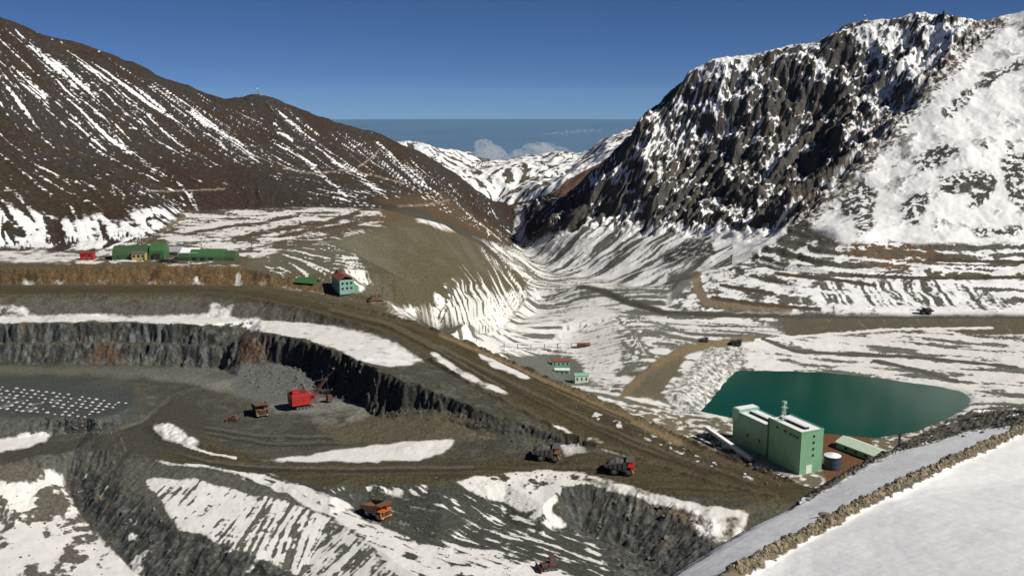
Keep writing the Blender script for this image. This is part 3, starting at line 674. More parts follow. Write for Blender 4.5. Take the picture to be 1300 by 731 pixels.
cl_bias = cl_bias - .08 * rp_([(800, 300), (820, 210), (900, 190), (960, 180), (1000, 120), (1080, 110), (1075, 200), (1000, 290)], 25) - .13 * rp_([(640, 335), (690, 262), (740, 240), (740, 300)], 15) + .05 * rp_([(730, 250), (820, 160), (860, 200), (800, 270)], 15)
cl_bias = cl_bias - .13 * (1 - sstep(10, 80, rdist + 40 * mid)) * (PX < 1180)
rock_sl = sstep(-.06, .16, 1.15 * (nzb - .63) - .075 * st_mid - .05 * st_gul + .28 * mid + .24 * fin + .15 * vfin + 1.3 * cl_bias + .02)
chute = sstep(.95, 1.5, -st_gul + .45 * mid)
rock_sl = np.maximum(rock_sl, chute * .8 * sstep(-.3, .1, fin))
paint(C_, (.075, .07, .064)); paint(C_ * sstep(.0, .4, m2), (.095, .078, .06)); paint(C_ * sstep(.05, .4, -m1), (.05, .048, .047)); paint(C_ * sstep(.1, .4, fin), (.11, .1, .088), .6); snow(C_, rock_sl)
snow(rp_([(870, 90), (910, 70), (960, 64), (935, 100), (900, 140), (860, 170), (850, 160)]) * C_, np.clip(rock_sl + .1, 0, 1)); snow(rp_([(1080, 30), (1120, 28), (1160, 40), (1120, 70), (1090, 62)]) * C_, np.clip(rock_sl + .25, 0, 1)); snow(rp_([(1190, 22), (1240, 30), (1200, 90), (1130, 110), (1160, 60)]) * C_, np.clip(rock_sl + .15, 0, 1))
spd, spp = polydist(WXP, WYP, [(1262, 28), (1240, 42), (1180, 105), (1130, 165), (1070, 225), (1010, 285)])
sp = R_ * (1 - sstep(8, 24, spd + 10 * fin)) * (PX > 1000)
paint(sp, (.1, .08, .056)); snow(sp, .42 + .9 * n1 + .6 * fin)
paint(TR, (.1, .095, .076)); snow(TR, sstep(.9, 1.0, nz + .16 * mid + .1 * fin + .04 * big + .05 * (PX > 1060) - .03)); trp = lambda p, n=3: pm(p, n) * R_
brn = trp([(1068, 318), (1085, 308), (1130, 306), (1192, 314), (1200, 324), (1170, 338), (1150, 348), (1100, 336), (1076, 332)]) * sstep(-.25, .1, n1 + .5 * fin); paint(brn, (.14, .085, .05)); snow(brn, .25 * sstep(0, .3, n2))
snow(trp([(1010, 385), (1050, 355), (1230, 355), (1290, 392)]), sstep(-.5, .7, st_mid * .5 + .25 * st_big + .6 * fin + .2))
tk = pl([(884, 350), (886, 368), (895, 382), (930, 390), (1000, 394)], 6) * R_; paint(tk, (.2, .155, .1)); snow(tk, .08)
tk2 = pl([(905, 378), (960, 386), (1040, 393)], 2.5) * R_; paint(tk2, (.08, .06, .035)); snow(tk2, 0)
for ln in ([(905, 350), (930, 357), (990, 362), (1060, 372)], [(1000, 338), (1080, 345), (1160, 350), (1240, 362), (1420, 372)], [(1020, 322), (1090, 328), (1180, 338), (1420, 344)], [(960, 330), (1000, 342), (1050, 346)]):
    snow(pl(ln, 1.7) * R_, .95)
for ln in ([(985, 347), (1060, 355), (1110, 362)], [(1080, 349), (1170, 353), (1300, 352)], [(1180, 330), (1300, 333)], [(915, 362), (980, 372)]):
    snow(pl(ln, 2.4) * R_, .05); paint(pl(ln, 2.4) * R_, (.075, .06, .042))
# --- hillside in the foreground
paint(FO, (.16, .13, .09)); snow(FO, 1.0)
grav = pm([(985, 660), (1010, 640), (1060, 602), (1105, 572), (1160, 545), (1215, 520), (1240, 505), (1430, 495), (1430, 535), (1300, 541), (1235, 547), (1140, 573), (1085, 600), (1040, 626)]) * FO
paint(grav, (.11, .1, .08)); paint(grav * sstep(-.05, .3, n1), (.075, .066, .052)); paint(grav * sstep(.1, .4, fin), (.16, .145, .115), .7); snow(grav, .1 + .6 * sstep(.15, .45, n2))
snow(FO * (bd > 3) * (PX < 1240) * (1 - grav) * pm([(850, 731), (1000, 645), (1000, 660), (880, 731)]), .96)
bm = FO * (1 - sstep(1.0, 1.9, bd + .9 * fbm(XG, YG, 2.2, 3, .6, 99.0))) * (YG < 260)
paint(bm, (.17, .135, .085)); paint(bm * sstep(0, .3, fin), (.1, .08, .055)); snow(bm, .06)
drop = FO * sstep(.55, .8, slope); paint(drop, (.08, .075, .06)); snow(drop, .2)
SN = np.clip(SN, 0, 1)
print('painted', time.time() - T0)

# ------------------------------------------------------------------ materials
def new_mat(name):
    m = bpy.data.materials.new(name); m.use_nodes = True
    nt = m.node_tree; b = nt.nodes['Principled BSDF']
    return m, nt, b
def ground_material(name, fine, bump, s0=(.7, .7, .7), s1=(.84, .835, .82)):
    m, nt, b = new_mat(name); N = nt.nodes; K = nt.links
    at = N.new('ShaderNodeAttribute'); at.attribute_name = 'ground_colour'
    sa = N.new('ShaderNodeAttribute'); sa.attribute_name = 'snow_cover'
    tc = N.new('ShaderNodeNewGeometry')
    nz_ = N.new('ShaderNodeTexNoise'); nz_.inputs['Scale'].default_value = 1.0 / fine; nz_.inputs['Detail'].default_value = 6; nz_.inputs['Roughness'].default_value = .68
    K.new(tc.outputs['Position'], nz_.inputs['Vector'])
    n2_ = N.new('ShaderNodeTexNoise'); n2_.inputs['Scale'].default_value = .23 / fine; n2_.inputs['Detail'].default_value = 5
    K.new(tc.outputs['Position'], n2_.inputs['Vector'])
    vr = N.new('ShaderNodeMapRange'); vr.inputs[1].default_value = .3; vr.inputs[2].default_value = .7; vr.inputs[3].default_value = .55; vr.inputs[4].default_value = 1.45
    K.new(nz_.outputs['Fac'], vr.inputs[0])
    mu = N.new('ShaderNodeVectorMath'); mu.operation = 'SCALE'
    K.new(at.outputs['Color'], mu.inputs[0]); K.new(vr.outputs[0], mu.inputs['Scale'])
    ad = N.new('ShaderNodeMath'); ad.operation = 'MULTIPLY_ADD'; ad.inputs[1].default_value = .55; 
    K.new(nz_.outputs['Fac'], ad.inputs[0]); K.new(sa.outputs['Fac'], ad.inputs[2])
    sm = N.new('ShaderNodeMapRange'); sm.interpolation_type = 'SMOOTHSTEP'; sm.inputs[1].default_value = .52; sm.inputs[2].default_value = 1.05
    K.new(ad.outputs[0], sm.inputs[0])
    sc = N.new('ShaderNodeMix'); sc.data_type = 'RGBA'; sc.inputs[6].default_value = s0 + (1,); sc.inputs[7].default_value = s1 + (1,)
    K.new(n2_.outputs['Fac'], sc.inputs[0])
    mx = N.new('ShaderNodeMix'); mx.data_type = 'RGBA'
    K.new(sm.outputs[0], mx.inputs[0]); K.new(mu.outputs[0], mx.inputs[6]); K.new(sc.outputs[2], mx.inputs[7])
    K.new(mx.outputs[2], b.inputs['Base Color'])
    ro = N.new('ShaderNodeMapRange'); ro.inputs[3].default_value = .95; ro.inputs[4].default_value = .6
    K.new(sm.outputs[0], ro.inputs[0]); K.new(ro.outputs[0], b.inputs['Roughness'])
    b.inputs['Specular IOR Level'].default_value = .2
    bs_ = N.new('ShaderNodeMapRange'); bs_.inputs[3].default_value = .9; bs_.inputs[4].default_value = .22
    K.new(sm.outputs[0], bs_.inputs[0])
    bu = N.new('ShaderNodeBump'); bu.inputs['Distance'].default_value = bump
    K.new(bs_.outputs[0], bu.inputs['Strength']); K.new(nz_.outputs['Fac'], bu.inputs['Height']); K.new(bu.outputs[0], b.inputs['Normal'])
    return m
MG_near = ground_material('ground_near', .55, .25, (.8, .8, .8), (.88, .875, .86))
MG_pit = ground_material('ground_pit', 1.5, .8, (.58, .565, .53), (.78, .765, .73))
MG_far = ground_material('ground_far', 2.6, 1.6)

# ------------------------------------------------------------------ the terrain as separate pieces of the setting
nrm = np.stack([-gx, -gy, np.ones_like(gx)], -1); nrm /= np.linalg.norm(nrm, axis=-1, keepdims=True)
zone = np.zeros(XG.shape, int)
names = ['open_pit', 'haul_road', 'plateau', 'left_mountain', 'right_mountain', 'valley_floor', 'foreground_hillside', 'waste_dump', 'embankment_road']
zone[(ZG < -195) | (YG > 660)] = 5
zone[inz['plateau']] = 2; zone[inz['dump']] = 7
zone[inz['road']] = 1; zone[inz['left']] = 3; zone[inz['right']] = 4; zone[inz['dam']] = 8; zone[inz['fore']] = 6
zone[(zone == 5) & (YG < 640) & (ZG > -200) & (XG < 0)] = 0
idx = np.arange(XG.size).reshape(XG.shape)
quads = np.stack([idx[:-1, :-1], idx[1:, :-1], idx[1:, 1:], idx[:-1, 1:]], -1).reshape(-1, 4)
okq = (valid[:-1, :-1] & valid[1:, :-1] & valid[1:, 1:] & valid[:-1, 1:]).reshape(-1)
zq = zone[:-1, :-1].reshape(-1)
co = np.stack([XG, YG, ZG], -1).reshape(-1, 3); cf = COL.reshape(-1, 3); sf = SN.reshape(-1); nf = nrm.reshape(-1, 3)
def quad_mesh(name, q, mat):
    used, inv = np.unique(q, return_inverse=True)
    inv = inv.reshape(-1, 4).astype(np.int32)
    me = bpy.data.meshes.new(name)
    me.vertices.add(len(used)); me.vertices.foreach_set('co', co[used].astype(np.float32).ravel())
    me.loops.add(inv.size); me.loops.foreach_set('vertex_index', inv.ravel())
    me.polygons.add(len(inv)); me.polygons.foreach_set('loop_start', np.arange(0, inv.size, 4, dtype=np.int32))
    me.update(calc_edges=True)
    a = me.attributes.new('ground_colour', 'FLOAT_COLOR', 'POINT')
    a.data.foreach_set('color', np.concatenate([cf[used], np.ones((len(used), 1))], 1).astype(np.float32).ravel())
    a = me.attributes.new('snow_cover', 'FLOAT', 'POINT'); a.data.foreach_set('value', sf[used].astype(np.float32))
    me.polygons.foreach_set('use_smooth', np.ones(len(inv), bool))
    me.normals_split_custom_set_from_vertices(nf[used].astype(np.float32))
    me.materials.append(mat)
    o = bpy.data.objects.new(name, me); scene.collection.objects.link(o)
    o['kind'] = 'structure'
    return o
for zi, nm in enumerate(names):
    q = quads[okq & (zq == zi)]
    if len(q):
        quad_mesh(nm, q, MG_near if zi == 6 else (MG_far if zi in (3, 4) else MG_pit))
print('terrain meshes', time.time() - T0)
# height lookup for things that stand on the ground
def ground_at(x, y):
    a = x / y
    i = int(np.clip(round((a - aa[0]) / (aa[1] - aa[0])), 0, NC - 1))
    zz = []
    for ii in (max(0, i - 1), i, min(NC - 1, i + 1)):
        zz.append(np.interp(y, YG[ii], ZG[ii]))
    return float(zz[1])
def on_ground(px, py, d_hint=None, dmin=60, dmax=2300):
    """first place where the ray through a photo pixel meets the ground"""
    x, y, w = ray(px, py)
    i = int(np.clip(round((x / y - aa[0]) / (aa[1] - aa[0])), 0, NC - 1))
    s = w / y
    d = YG[i]; z = ZG[i]
    hit = np.where((z >= s * d) & (d > dmin) & (d < dmax))[0]
    k = hit[0] if len(hit) else np.argmin(np.abs(z - s * d))
    return (x / y * d[k], d[k], z[k])
# ------------------------------------------------------------------ lake
def simple_mesh(name, verts, faces, mat, smooth=False):
    me = bpy.data.meshes.new(name); me.from_pydata(verts, [], faces); me.update()
    if smooth:
        for p in me.polygons: p.use_smooth = True
    if mat: me.materials.append(mat)
    o = bpy.data.objects.new(name, me); scene.collection.objects.link(o)
    return o
m, nt, b = new_mat('lake_water')
b.inputs['Base Color'].default_value = (.003, .056, .036, 1); b.inputs['Roughness'].default_value = .12; b.inputs['IOR'].default_value = 1.33; b.inputs['Specular IOR Level'].default_value = .25
nzz = nt.nodes.new('ShaderNodeTexNoise'); nzz.inputs['Scale'].default_value = .6; nzz.inputs['Detail'].default_value = 4
g_ = nt.nodes.new('ShaderNodeNewGeometry'); nt.links.new(g_.outputs['Position'], nzz.inputs['Vector'])
bu = nt.nodes.new('ShaderNodeBump'); bu.inputs['Strength'].default_value = .25; bu.inputs['Distance'].default_value = .12
nt.links.new(nzz.outputs['Fac'], bu.inputs['Height']); nt.links.new(bu.outputs[0], b.inputs['Normal'])
big_l = [(lc[0] + (p[0] - lc[0]) * 1.12, lc[1] + (p[1] - lc[1]) * 1.12, LAKE_Z) for p in lake_w]
lk = simple_mesh('lake', big_l[::-1], [tuple(range(len(big_l)))], m); lk['kind'] = 'structure'

# ------------------------------------------------------------------ far ridge
LF = {}
def FD(name, *pts): LF[name] = [Pd(*p) for p in pts]
FD('r', (440, 178, 3200), (515, 177, 3300), (530, 180, 3300), (545, 183, 3300), (560, 190, 3320), (575, 192, 3350), (590, 192, 3400), (602, 194, 3400), (612, 206, 3400), (630, 208, 3420), (645, 209, 3450), (680, 205, 3450), (710, 200, 3400), (740, 190, 3300), (770, 176, 3200), (800, 160, 3100), (840, 142, 3000), (900, 120, 2950))
FD('m', (520, 215, 2950), (580, 225, 2900), (640, 250, 2800), (700, 232, 2850), (760, 205, 2800), (840, 175, 2700))
FD('s', (655, 290, 2550), (672, 283, 2500), (700, 252, 2520), (730, 222, 2560), (770, 195, 2600), (850, 160, 2600))
FD('f', (520, 300, 2500), (600, 300, 2450), (650, 312, 2380), (700, 320, 2350), (850, 330, 2300))
LF['b'] = [(p[0] * 1.2, p[1] * 1.2, p[2] - 300) for p in LF['r']]
old = LINES; LINES = LF
FV, FT = build_tin(list(LF.keys()))
LINES = old
fa = np.linspace(-.2, .2, 330); fy = np.linspace(2310, 4050, 420)
FX = fa[:, None] * fy[None, :]; FY = np.repeat(fy[None, :], 330, 0)
fz = 0; fc = 0
for jx, jy in ((0, 0), (25, 5), (-22, 12), (3, -25), (-10, 22)):
    z = tin_eval(FX + jx + 30 * fbm(FX, FY, 120, 3, .5, 3.), FY + jy + 30 * fbm(FX, FY, 120, 3, .5, 5.), FV, FT)
    m_ = np.isnan(z); fz = fz + np.where(m_, 0, z); fc = fc + (~m_)
fval = fc >= 4; fz = fz / np.maximum(fc, 1)
fz = fz + 26 * (ridged(FX, FY * .6, 150, 5, .55, 3.) - .55) * 1.0 + 5 * fbm(FX, FY, 30, 3, .6, 1.)
sx, sxg = np.gradient(fz)
XGo, YGo = XG, YG
XG, YG = FX, FY
fgx, fgy = grads(fz); g0x, g0y = grads(gblur(fz, 15, 15)); XG, YG = XGo, YGo
gl = np.hypot(g0x, g0y) + 1e-6
fs = 0
for k in range(14):
    t = (k / 13 - .5) * 260
    fs = fs + perlin((FX + g0x / gl * t) / 26, (FY + g0y / gl * t) / 26)
fs = fs / fs.std()
fpx, fpy = project(FX, FY, fz)
fcol = np.zeros(FX.shape + (3,)); fcol[:] = (.09, .075, .062)
brown = inpoly(fpx + 8 * fbm(FX, FY, 90, 3, .5, 9.), fpy, [(640, 262), (690, 250), (735, 222), (775, 200), (860, 165), (860, 340), (620, 340), (655, 300), (668, 275)]).astype(float)
fcol = fcol * (1 - brown[..., None]) + np.array((.1, .058, .042)) * brown[..., None]
fsn = sstep(-.3, .5, fs * .6 + .45 * fbm(FX, FY, 70, 3, .5, 2.) + .35 - 1.6 * brown + .8 * brown * (fpx > 700) * (fpy < 232) * 0)
quads2 = np.arange(FX.size).reshape(FX.shape)
q2 = np.stack([quads2[:-1, :-1], quads2[1:, :-1], quads2[1:, 1:], quads2[:-1, 1:]], -1).reshape(-1, 4)
okf = (fval[:-1, :-1] & fval[1:, :-1] & fval[1:, 1:] & fval[:-1, 1:]).reshape(-1)
fn = np.stack([-fgx, -fgy, np.ones_like(fgx)], -1); fn /= np.linalg.norm(fn, axis=-1, keepdims=True)
co, cf, sf, nf = np.stack([FX, FY, fz], -1).reshape(-1, 3), fcol.reshape(-1, 3), fsn.reshape(-1), fn.reshape(-1, 3)
quad_mesh('far_ridge', q2[okf], MG_far)
print('far ridge', time.time() - T0)

# ------------------------------------------------------------------ lowland to the horizon (curving with the earth)
RE, HC = 6371000.0, 2500.0
rr = np.concatenate([[0, 1500, 3000], np.geomspace(5000, 181000, 40)]); th = np.linspace(0, 2 * np.pi, 97)[:-1]
vv = [(r * math.sin(t), r * math.cos(t), -HC - r * r / (2 * RE) + (0 if r < 4000 else 0)) for r in rr for t in th]
ff = [(i * 96 + k, i * 96 + (k + 1) % 96, (i + 1) * 96 + (k + 1) % 96, (i + 1) * 96 + k) for i in range(len(rr) - 1) for k in range(96)]
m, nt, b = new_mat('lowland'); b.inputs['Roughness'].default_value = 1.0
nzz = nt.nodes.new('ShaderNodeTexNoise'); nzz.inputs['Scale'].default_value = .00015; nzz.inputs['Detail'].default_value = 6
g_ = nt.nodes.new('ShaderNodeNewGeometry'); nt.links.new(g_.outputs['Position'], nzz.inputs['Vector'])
cr = nt.nodes.new('ShaderNodeValToRGB'); cr.color_ramp.elements[0].position = .35; cr.color_ramp.elements[0].color = (.055, .13, .23, 1); cr.color_ramp.elements[1].position = .7; cr.color_ramp.elements[1].color = (.075, .155, .255, 1)  # blue of the distance haze painted into the ground colour; the air volume is thin
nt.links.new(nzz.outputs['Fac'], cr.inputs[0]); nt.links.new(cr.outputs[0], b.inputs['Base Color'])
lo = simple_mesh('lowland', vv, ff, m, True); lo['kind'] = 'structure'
# air
m = bpy.data.materials.new('haze_air'); m.use_nodes = True; nt = m.node_tree; nt.nodes.remove(nt.nodes['Principled BSDF'])
pv = nt.nodes.new('ShaderNodeVolumePrincipled'); pv.inputs['Color'].default_value = (.4, .68, 1.0, 1); pv.inputs['Density'].default_value = 1.3e-6; pv.inputs['Anisotropy'].default_value = .0
nt.links.new(pv.outputs[0], nt.nodes['Material Output'].inputs['Volume'])
bm_ = bmesh.new(); bmesh.ops.create_cube(bm_, size=1)
hz = 190000.0; zlo, zhi = -HC - 181000 ** 2 / (2 * RE) - 60, 260.0
for v in bm_.verts: v.co = (v.co.x * 2 * hz, v.co.y * 2 * hz, zlo if v.co.z < 0 else zhi)
me = bpy.data.meshes.new('haze'); bm_.to_mesh(me); me.materials.append(m)
ho = bpy.data.objects.new('haze', me); scene.collection.objects.link(ho); ho['kind'] = 'stuff'
ho['label'] = 'thin blue haze filling the air over the distant lowland'; 
# ------------------------------------------------------------------ helpers for things
C = scene.collection.objects
def mat(name, col, rough=.7, metal=0.0, dirt=.25, scale=.8, dirt_col=(.12, .1, .075)):
    m, nt, b = new_mat(name); N = nt.nodes; K = nt.links
    tc = N.new('ShaderNodeTexCoord'); nz_ = N.new('ShaderNodeTexNoise'); nz_.inputs['Scale'].default_value = scale; nz_.inputs['Detail'].default_value = 6; nz_.inputs['Roughness'].default_value = .7
    K.new(tc.outputs['Object'], nz_.inputs['Vector'])
    mr = N.new('ShaderNodeMapRange'); mr.inputs[1].default_value = .45; mr.inputs[2].default_value = .75; mr.inputs[4].default_value = dirt * 2
    K.new(nz_.outputs['Fac'], mr.inputs[0])
    mx = N.new('ShaderNodeMix'); mx.data_type = 'RGBA'; mx.inputs[6].default_value = col + (1,); mx.inputs[7].default_value = dirt_col + (1,)
    K.new(mr.outputs[0], mx.inputs[0]); K.new(mx.outputs[2], b.inputs['Base Color'])
    b.inputs['Roughness'].default_value = rough; b.inputs['Metallic'].default_value = metal
    return m
def cladding(name, col, pitch=.9, rough=.55):
    m = mat(name, col, rough, 0, .18, .12, (.1, .12, .08)); nt = m.node_tree; N = nt.nodes; K = nt.links
    tc = N.new('ShaderNodeTexCoord'); wv = N.new('ShaderNodeTexWave'); wv.bands_direction = 'DIAGONAL'; wv.inputs['Scale'].default_value = .55 / pitch
    mp = N.new('ShaderNodeMapping'); mp.inputs['Scale'].default_value = (1, 1, 0)
    K.new(tc.outputs['Object'], mp.inputs['Vector']); K.new(mp.outputs[0], wv.inputs['Vector'])
    bu = N.new('ShaderNodeBump'); bu.inputs['Strength'].default_value = .35; bu.inputs['Distance'].default_value = .12
    K.new(wv.outputs['Fac'], bu.inputs['Height']); K.new(bu.outputs[0], nt.nodes['Principled BSDF'].inputs['Normal'])
    return m
M = dict(
    green=cladding('green_cladding', (.17, .35, .22)), green_dark=cladding('dark_green_cladding', (.04, .085, .032)), green_bright=cladding('bright_green_cladding', (.045, .125, .04)),
    green_pale=mat('pale_green_sheet', (.6, .72, .58), .5, 0, .15), teal=cladding('teal_cladding', (.22, .42, .33)), snowroof=mat('snow_on_roof', (.78, .79, .8), .7, 0, .05),
    redroof=mat('rusty_red_roof', (.2, .055, .04), .8, 0, .35), red=mat('red_paint', (.42, .018, .014), .45, 0, .16, .5), red_dk=mat('dusty_red_paint', (.28, .02, .018), .6, 0, .3, .5), boom=mat('dusty_dark_red_paint', (.09, .022, .02), .7, 0, .35), orange=mat('orange_paint', (.45, .12, .015), .5, 0, .25, .5),
    yellow=mat('yellow_paint', (.52, .38, .12), .6, 0, .15), brown=mat('dusty_brown_paint', (.16, .07, .035), .7, 0, .4), grey=mat('grey_steel', (.18, .19, .2), .5, .4, .25), dark=mat('dark_steel', (.035, .035, .038), .6, .3, .3), tyre=mat('tyre_rubber', (.022, .021, .02), .9, 0, .35, 1.5),
    glass=mat('dark_glass', (.02, .03, .035), .12, 0, .05), load=mat('ore_load', (.09, .088, .078), .95, 0, .5, 1.2, (.05, .05, .045)), rust=mat('rusty_scrap', (.11, .055, .035), .85, .2, .4), fabric=mat('grey_fabric_sheet', (.3, .31, .33), .8, 0, .2), white=mat('white_paint', (.7, .7, .68), .5, 0, .1), blue=mat('dark_blue_paint', (.02, .04, .085), .5, 0, .2), concrete=mat('grey_concrete', (.28, .27, .25), .9, 0, .3), wood=mat('weathered_timber', (.07, .05, .035), .9, 0, .2), dust=mat('pale_drill_dust', (.46, .46, .43), .95, 0, .2, 2.0, (.3, .3, .28)))
class MB:
    def __init__(s): s.v = []; s.f = []
    def add(s, vs_, fs_):
        o = len(s.v); s.v += [tuple(v) for v in vs_]; s.f += [tuple(i + o for i in f) for f in fs_]; return s
    def box(s, x0, x1, y0, y1, z0, z1, top=None):
        t = top or (x0, x1, y0, y1)
        return s.add([(x0, y0, z0), (x1, y0, z0), (x1, y1, z0), (x0, y1, z0), (t[0], t[2], z1), (t[1], t[2], z1), (t[1], t[3], z1), (t[0], t[3], z1)],
                     [(3, 2, 1, 0), (4, 5, 6, 7), (0, 1, 5, 4), (1, 2, 6, 5), (2, 3, 7, 6), (3, 0, 4, 7)])
    def prism(s, prof, a0, a1, axis='y'):
        """profile polygon extruded along an axis; profile is (u, z)"""
        n = len(prof)
        p = (lambda u, z, a: (u, a, z)) if axis == 'y' else (lambda u, z, a: (a, u, z))
        vs_ = [p(u, z, a0) for u, z in prof] + [p(u, z, a1) for u, z in prof]
        fs_ = [tuple(range(n)), tuple(range(2 * n - 1, n - 1, -1))] + [(i, n + i, n + (i + 1) % n, (i + 1) % n) for i in range(n)]
        return s.add(vs_, fs_)
    def tube(s, a, b, r0, r1=None, n=8):
        a = Vector(a); b = Vector(b); r1 = r0 if r1 is None else r1
        d = (b - a).normalized(); u = d.orthogonal().normalized(); w = d.cross(u)
        vs_ = [a + (u * math.cos(t) + w * math.sin(t)) * r0 for t in [2 * math.pi * k / n for k in range(n)]] + [b + (u * math.cos(t) + w * math.sin(t)) * r1 for t in [2 * math.pi * k / n for k in range(n)]]
        return s.add(vs_, [tuple(range(n - 1, -1, -1)), tuple(range(n, 2 * n))] + [(k, (k + 1) % n, n + (k + 1) % n, n + k) for k in range(n)])
    def heap(s, x0, x1, y0, y1, z0, h, seed=1, n=9):
        rg = random.Random(seed); vs_ = []
        for i in range(n):
            for j in range(n):
                u, w = i / (n - 1), j / (n - 1); k = (math.sin(math.pi * u) * math.sin(math.pi * w)) ** .6
                vs_.append((x0 + (x1 - x0) * u, y0 + (y1 - y0) * w, z0 + h * k * rg.uniform(.75, 1.1)))
        return s.add(vs_, [(i * n + j, (i + 1) * n + j, (i + 1) * n + j + 1, i * n + j + 1) for i in range(n - 1) for j in range(n - 1)])
    def build(s, name, m, parent=None, bevel=0, smooth=False):
        me = bpy.data.meshes.new(name); me.from_pydata(s.v, [], s.f)
        bm2 = bmesh.new(); bm2.from_mesh(me); bmesh.ops.recalc_face_normals(bm2, faces=bm2.faces)
        if bevel: bmesh.ops.bevel(bm2, geom=list(bm2.edges), offset=bevel, segments=1, affect='EDGES')
        bm2.to_mesh(me); bm2.free()
        if smooth:
            for p in me.polygons: p.use_smooth = True
        me.materials.append(m)
        o = bpy.data.objects.new(name, me); C.link(o)
        if parent is not None: o.parent = parent
        return o
def thing(name, label, cat, loc, rz=0, group=None, tilt=None):
    o = bpy.data.objects.new(name, None); C.link(o)
    o.location = loc; o.rotation_euler = (tilt[0] if tilt else 0, tilt[1] if tilt else 0, rz); o['label'] = label; o['category'] = cat
    o.empty_display_size = 1.0
    if group: o['group'] = group
    return o
def tag(o, label, cat, group=None):
    o['label'] = label; o['category'] = cat
    if group: o['group'] = group
    return o
def dup(root, loc, rz, label=None, mats=None):
    r = root.copy(); C.link(r); r.location = loc; r.rotation_euler = (0, 0, rz)
    if label: r['label'] = label
    def rec(src, par):
        for ch in [c for c in bpy.data.objects if c.parent == src]:
            c = ch.copy(); C.link(c); c.parent = par
            if mats and ch.data.materials and ch.data.materials[0].name in mats:
                c.data = ch.data.copy(); c.data.materials[0] = mats[ch.data.materials[0].name]
            rec(ch, c)
    rec(root, r)
    return r
def settle(x, y, r=2.5):
    return min(ground_at(x + dx, y + dy) for dx in (-r, 0, r) for dy in (-r, 0, r))
def rest(x, y, r=2.0):
    return sum(ground_at(x + dx, y + dy) for dx in (-r, 0, r) for dy in (-r, 0, r)) / 9

# ------------------------------------------------------------------ haul trucks (x forward)
def wheel(parent, x, y, r, w):
    t = MB().tube((x, y - w / 2, r), (x, y + w / 2, r), r, r, 18).build('wheel', M['tyre'], parent, .12)
    MB().tube((x, y - w / 2 - .06, r), (x, y + w / 2 + .06, r), r * .52, r * .52, 12).build('rim', M['grey'], t)
    return t
def haul_truck(label, loc, rz, paint_, bedm, loaded=True):
    t = thing('haul_truck', label, 'truck', loc, rz, 'haul trucks at work in the pit')
    for y in (-2.6, 2.6): wheel(t, 4.1, y, 1.7, 1.1)
    for y in (-2.95, -1.75, 1.75, 2.95): wheel(t, -2.2, y, 1.7, 1.05)
    MB().box(-4.8, 5.8, -1.2, 1.2, 1.3, 2.3).build('chassis', M['dark'], t)
    MB().box(4.3, 6.2, -3.2, 3.2, 1.0, 1.7).build('bumper', paint_, t, .08)
    MB().box(4.6, 6.05, -1.7, 1.7, 1.7, 3.9).build('engine_hood', paint_, t, .08)
    MB().box(6.06, 6.14, -1.35, 1.35, 1.9, 3.6).build('radiator_grille', M['dark'], t)
    MB().box(3.2, 6.1, -3.4, 3.4, 3.92, 4.12).build('deck', paint_, t)
    cb = MB().box(3.7, 5.7, .7, 2.9, 4.12, 6.0, (3.8, 5.4, .8, 2.8)).build('cab', paint_, t, .06)
    MB().box(5.45, 5.6, .95, 2.65, 4.95, 5.7).build('windscreen', M['glass'], cb); MB().box(3.95, 5.3, 2.82, 2.9, 4.95, 5.7).build('side_window', M['glass'], cb)
    MB().tube((5.9, -3.0, 1.7), (5.0, -3.0, 3.95), .08).tube((5.9, -2.4, 1.7), (5.0, -2.4, 3.95), .08).build('ladder', M['yellow'], t)
    for y in (-2.3, 2.3): MB().box(6.2, 6.3, y - .3, y + .3, 1.15, 1.5).build('headlight', M['white'], t)
    MB().tube((.8, -2.6, 2.2), (3.2, -2.6, 2.2), .65, .65, 10).build('fuel_tank', M['grey'], t)
    # tray: floor rising to the rear, side walls, front wall and canopy over the cab
    bed = MB()
    for y0, y1 in ((-3.6, -3.3), (3.3, 3.6)):
        bed.prism([(-6.3, 3.5), (-6.6, 4.6), (2.9, 6.3), (3.1, 6.3), (3.1, 2.9), (-1.0, 2.6)], y0, y1)
    bed.prism([(-6.4, 3.35), (-1.0, 2.4), (3.1, 2.7), (3.1, 3.0), (-1.0, 2.75), (-6.4, 3.7)], -3.29, 3.29)
    bed.box(2.8, 3.12, -3.28, 3.28, 3.02, 6.28)
    bd_ = bed.build('dump_body', bedm, t)
    MB().prism([(2.7, 6.32), (6.2, 6.55), (6.2, 6.75), (2.7, 6.6)], -3.6, 3.6).build('canopy', bedm, bd_)
    for x in (-4.2, -2.2, -.2, 1.8):
        for y_ in (-3.78, 3.61): MB().box(x - .15, x + .15, y_, y_ + .17, 3.3, 5.0 + (x + 4) * .16).build('side_rib', bedm, bd_)
    if loaded: MB().heap(-6.0, 2.7, -3.25, 3.25, 3.9, 3.2, 5).build('ore_load', M['load'], t)
    return t
def truck_at(px, py, rz, label, paint_, bedm, loaded=True):
    x, y, z = on_ground(px, py)
    y -= 0; return haul_truck(label, (x, y, rest(x, y, 3) - .05), rz, paint_, bedm, loaded)
truck_at(478, 655, math.radians(-38), 'orange haul truck with an empty tray on the snowy lower bench', M['orange'], M['brown'], False)
truck_at(787, 600, math.radians(-12), 'bright red haul truck with a heaped load, rightmost on the pit ramp', M['red'], M['load'], True)
truck_at(694, 583, math.radians(-8), 'dusty reddish haul truck with a dark load, following the bright red one', M['brown'], M['load'], True)
truck_at(331, 526, math.radians(-65), 'dark brown haul truck facing forward on the pit floor left of the shovel', M['brown'], M['brown'], False)
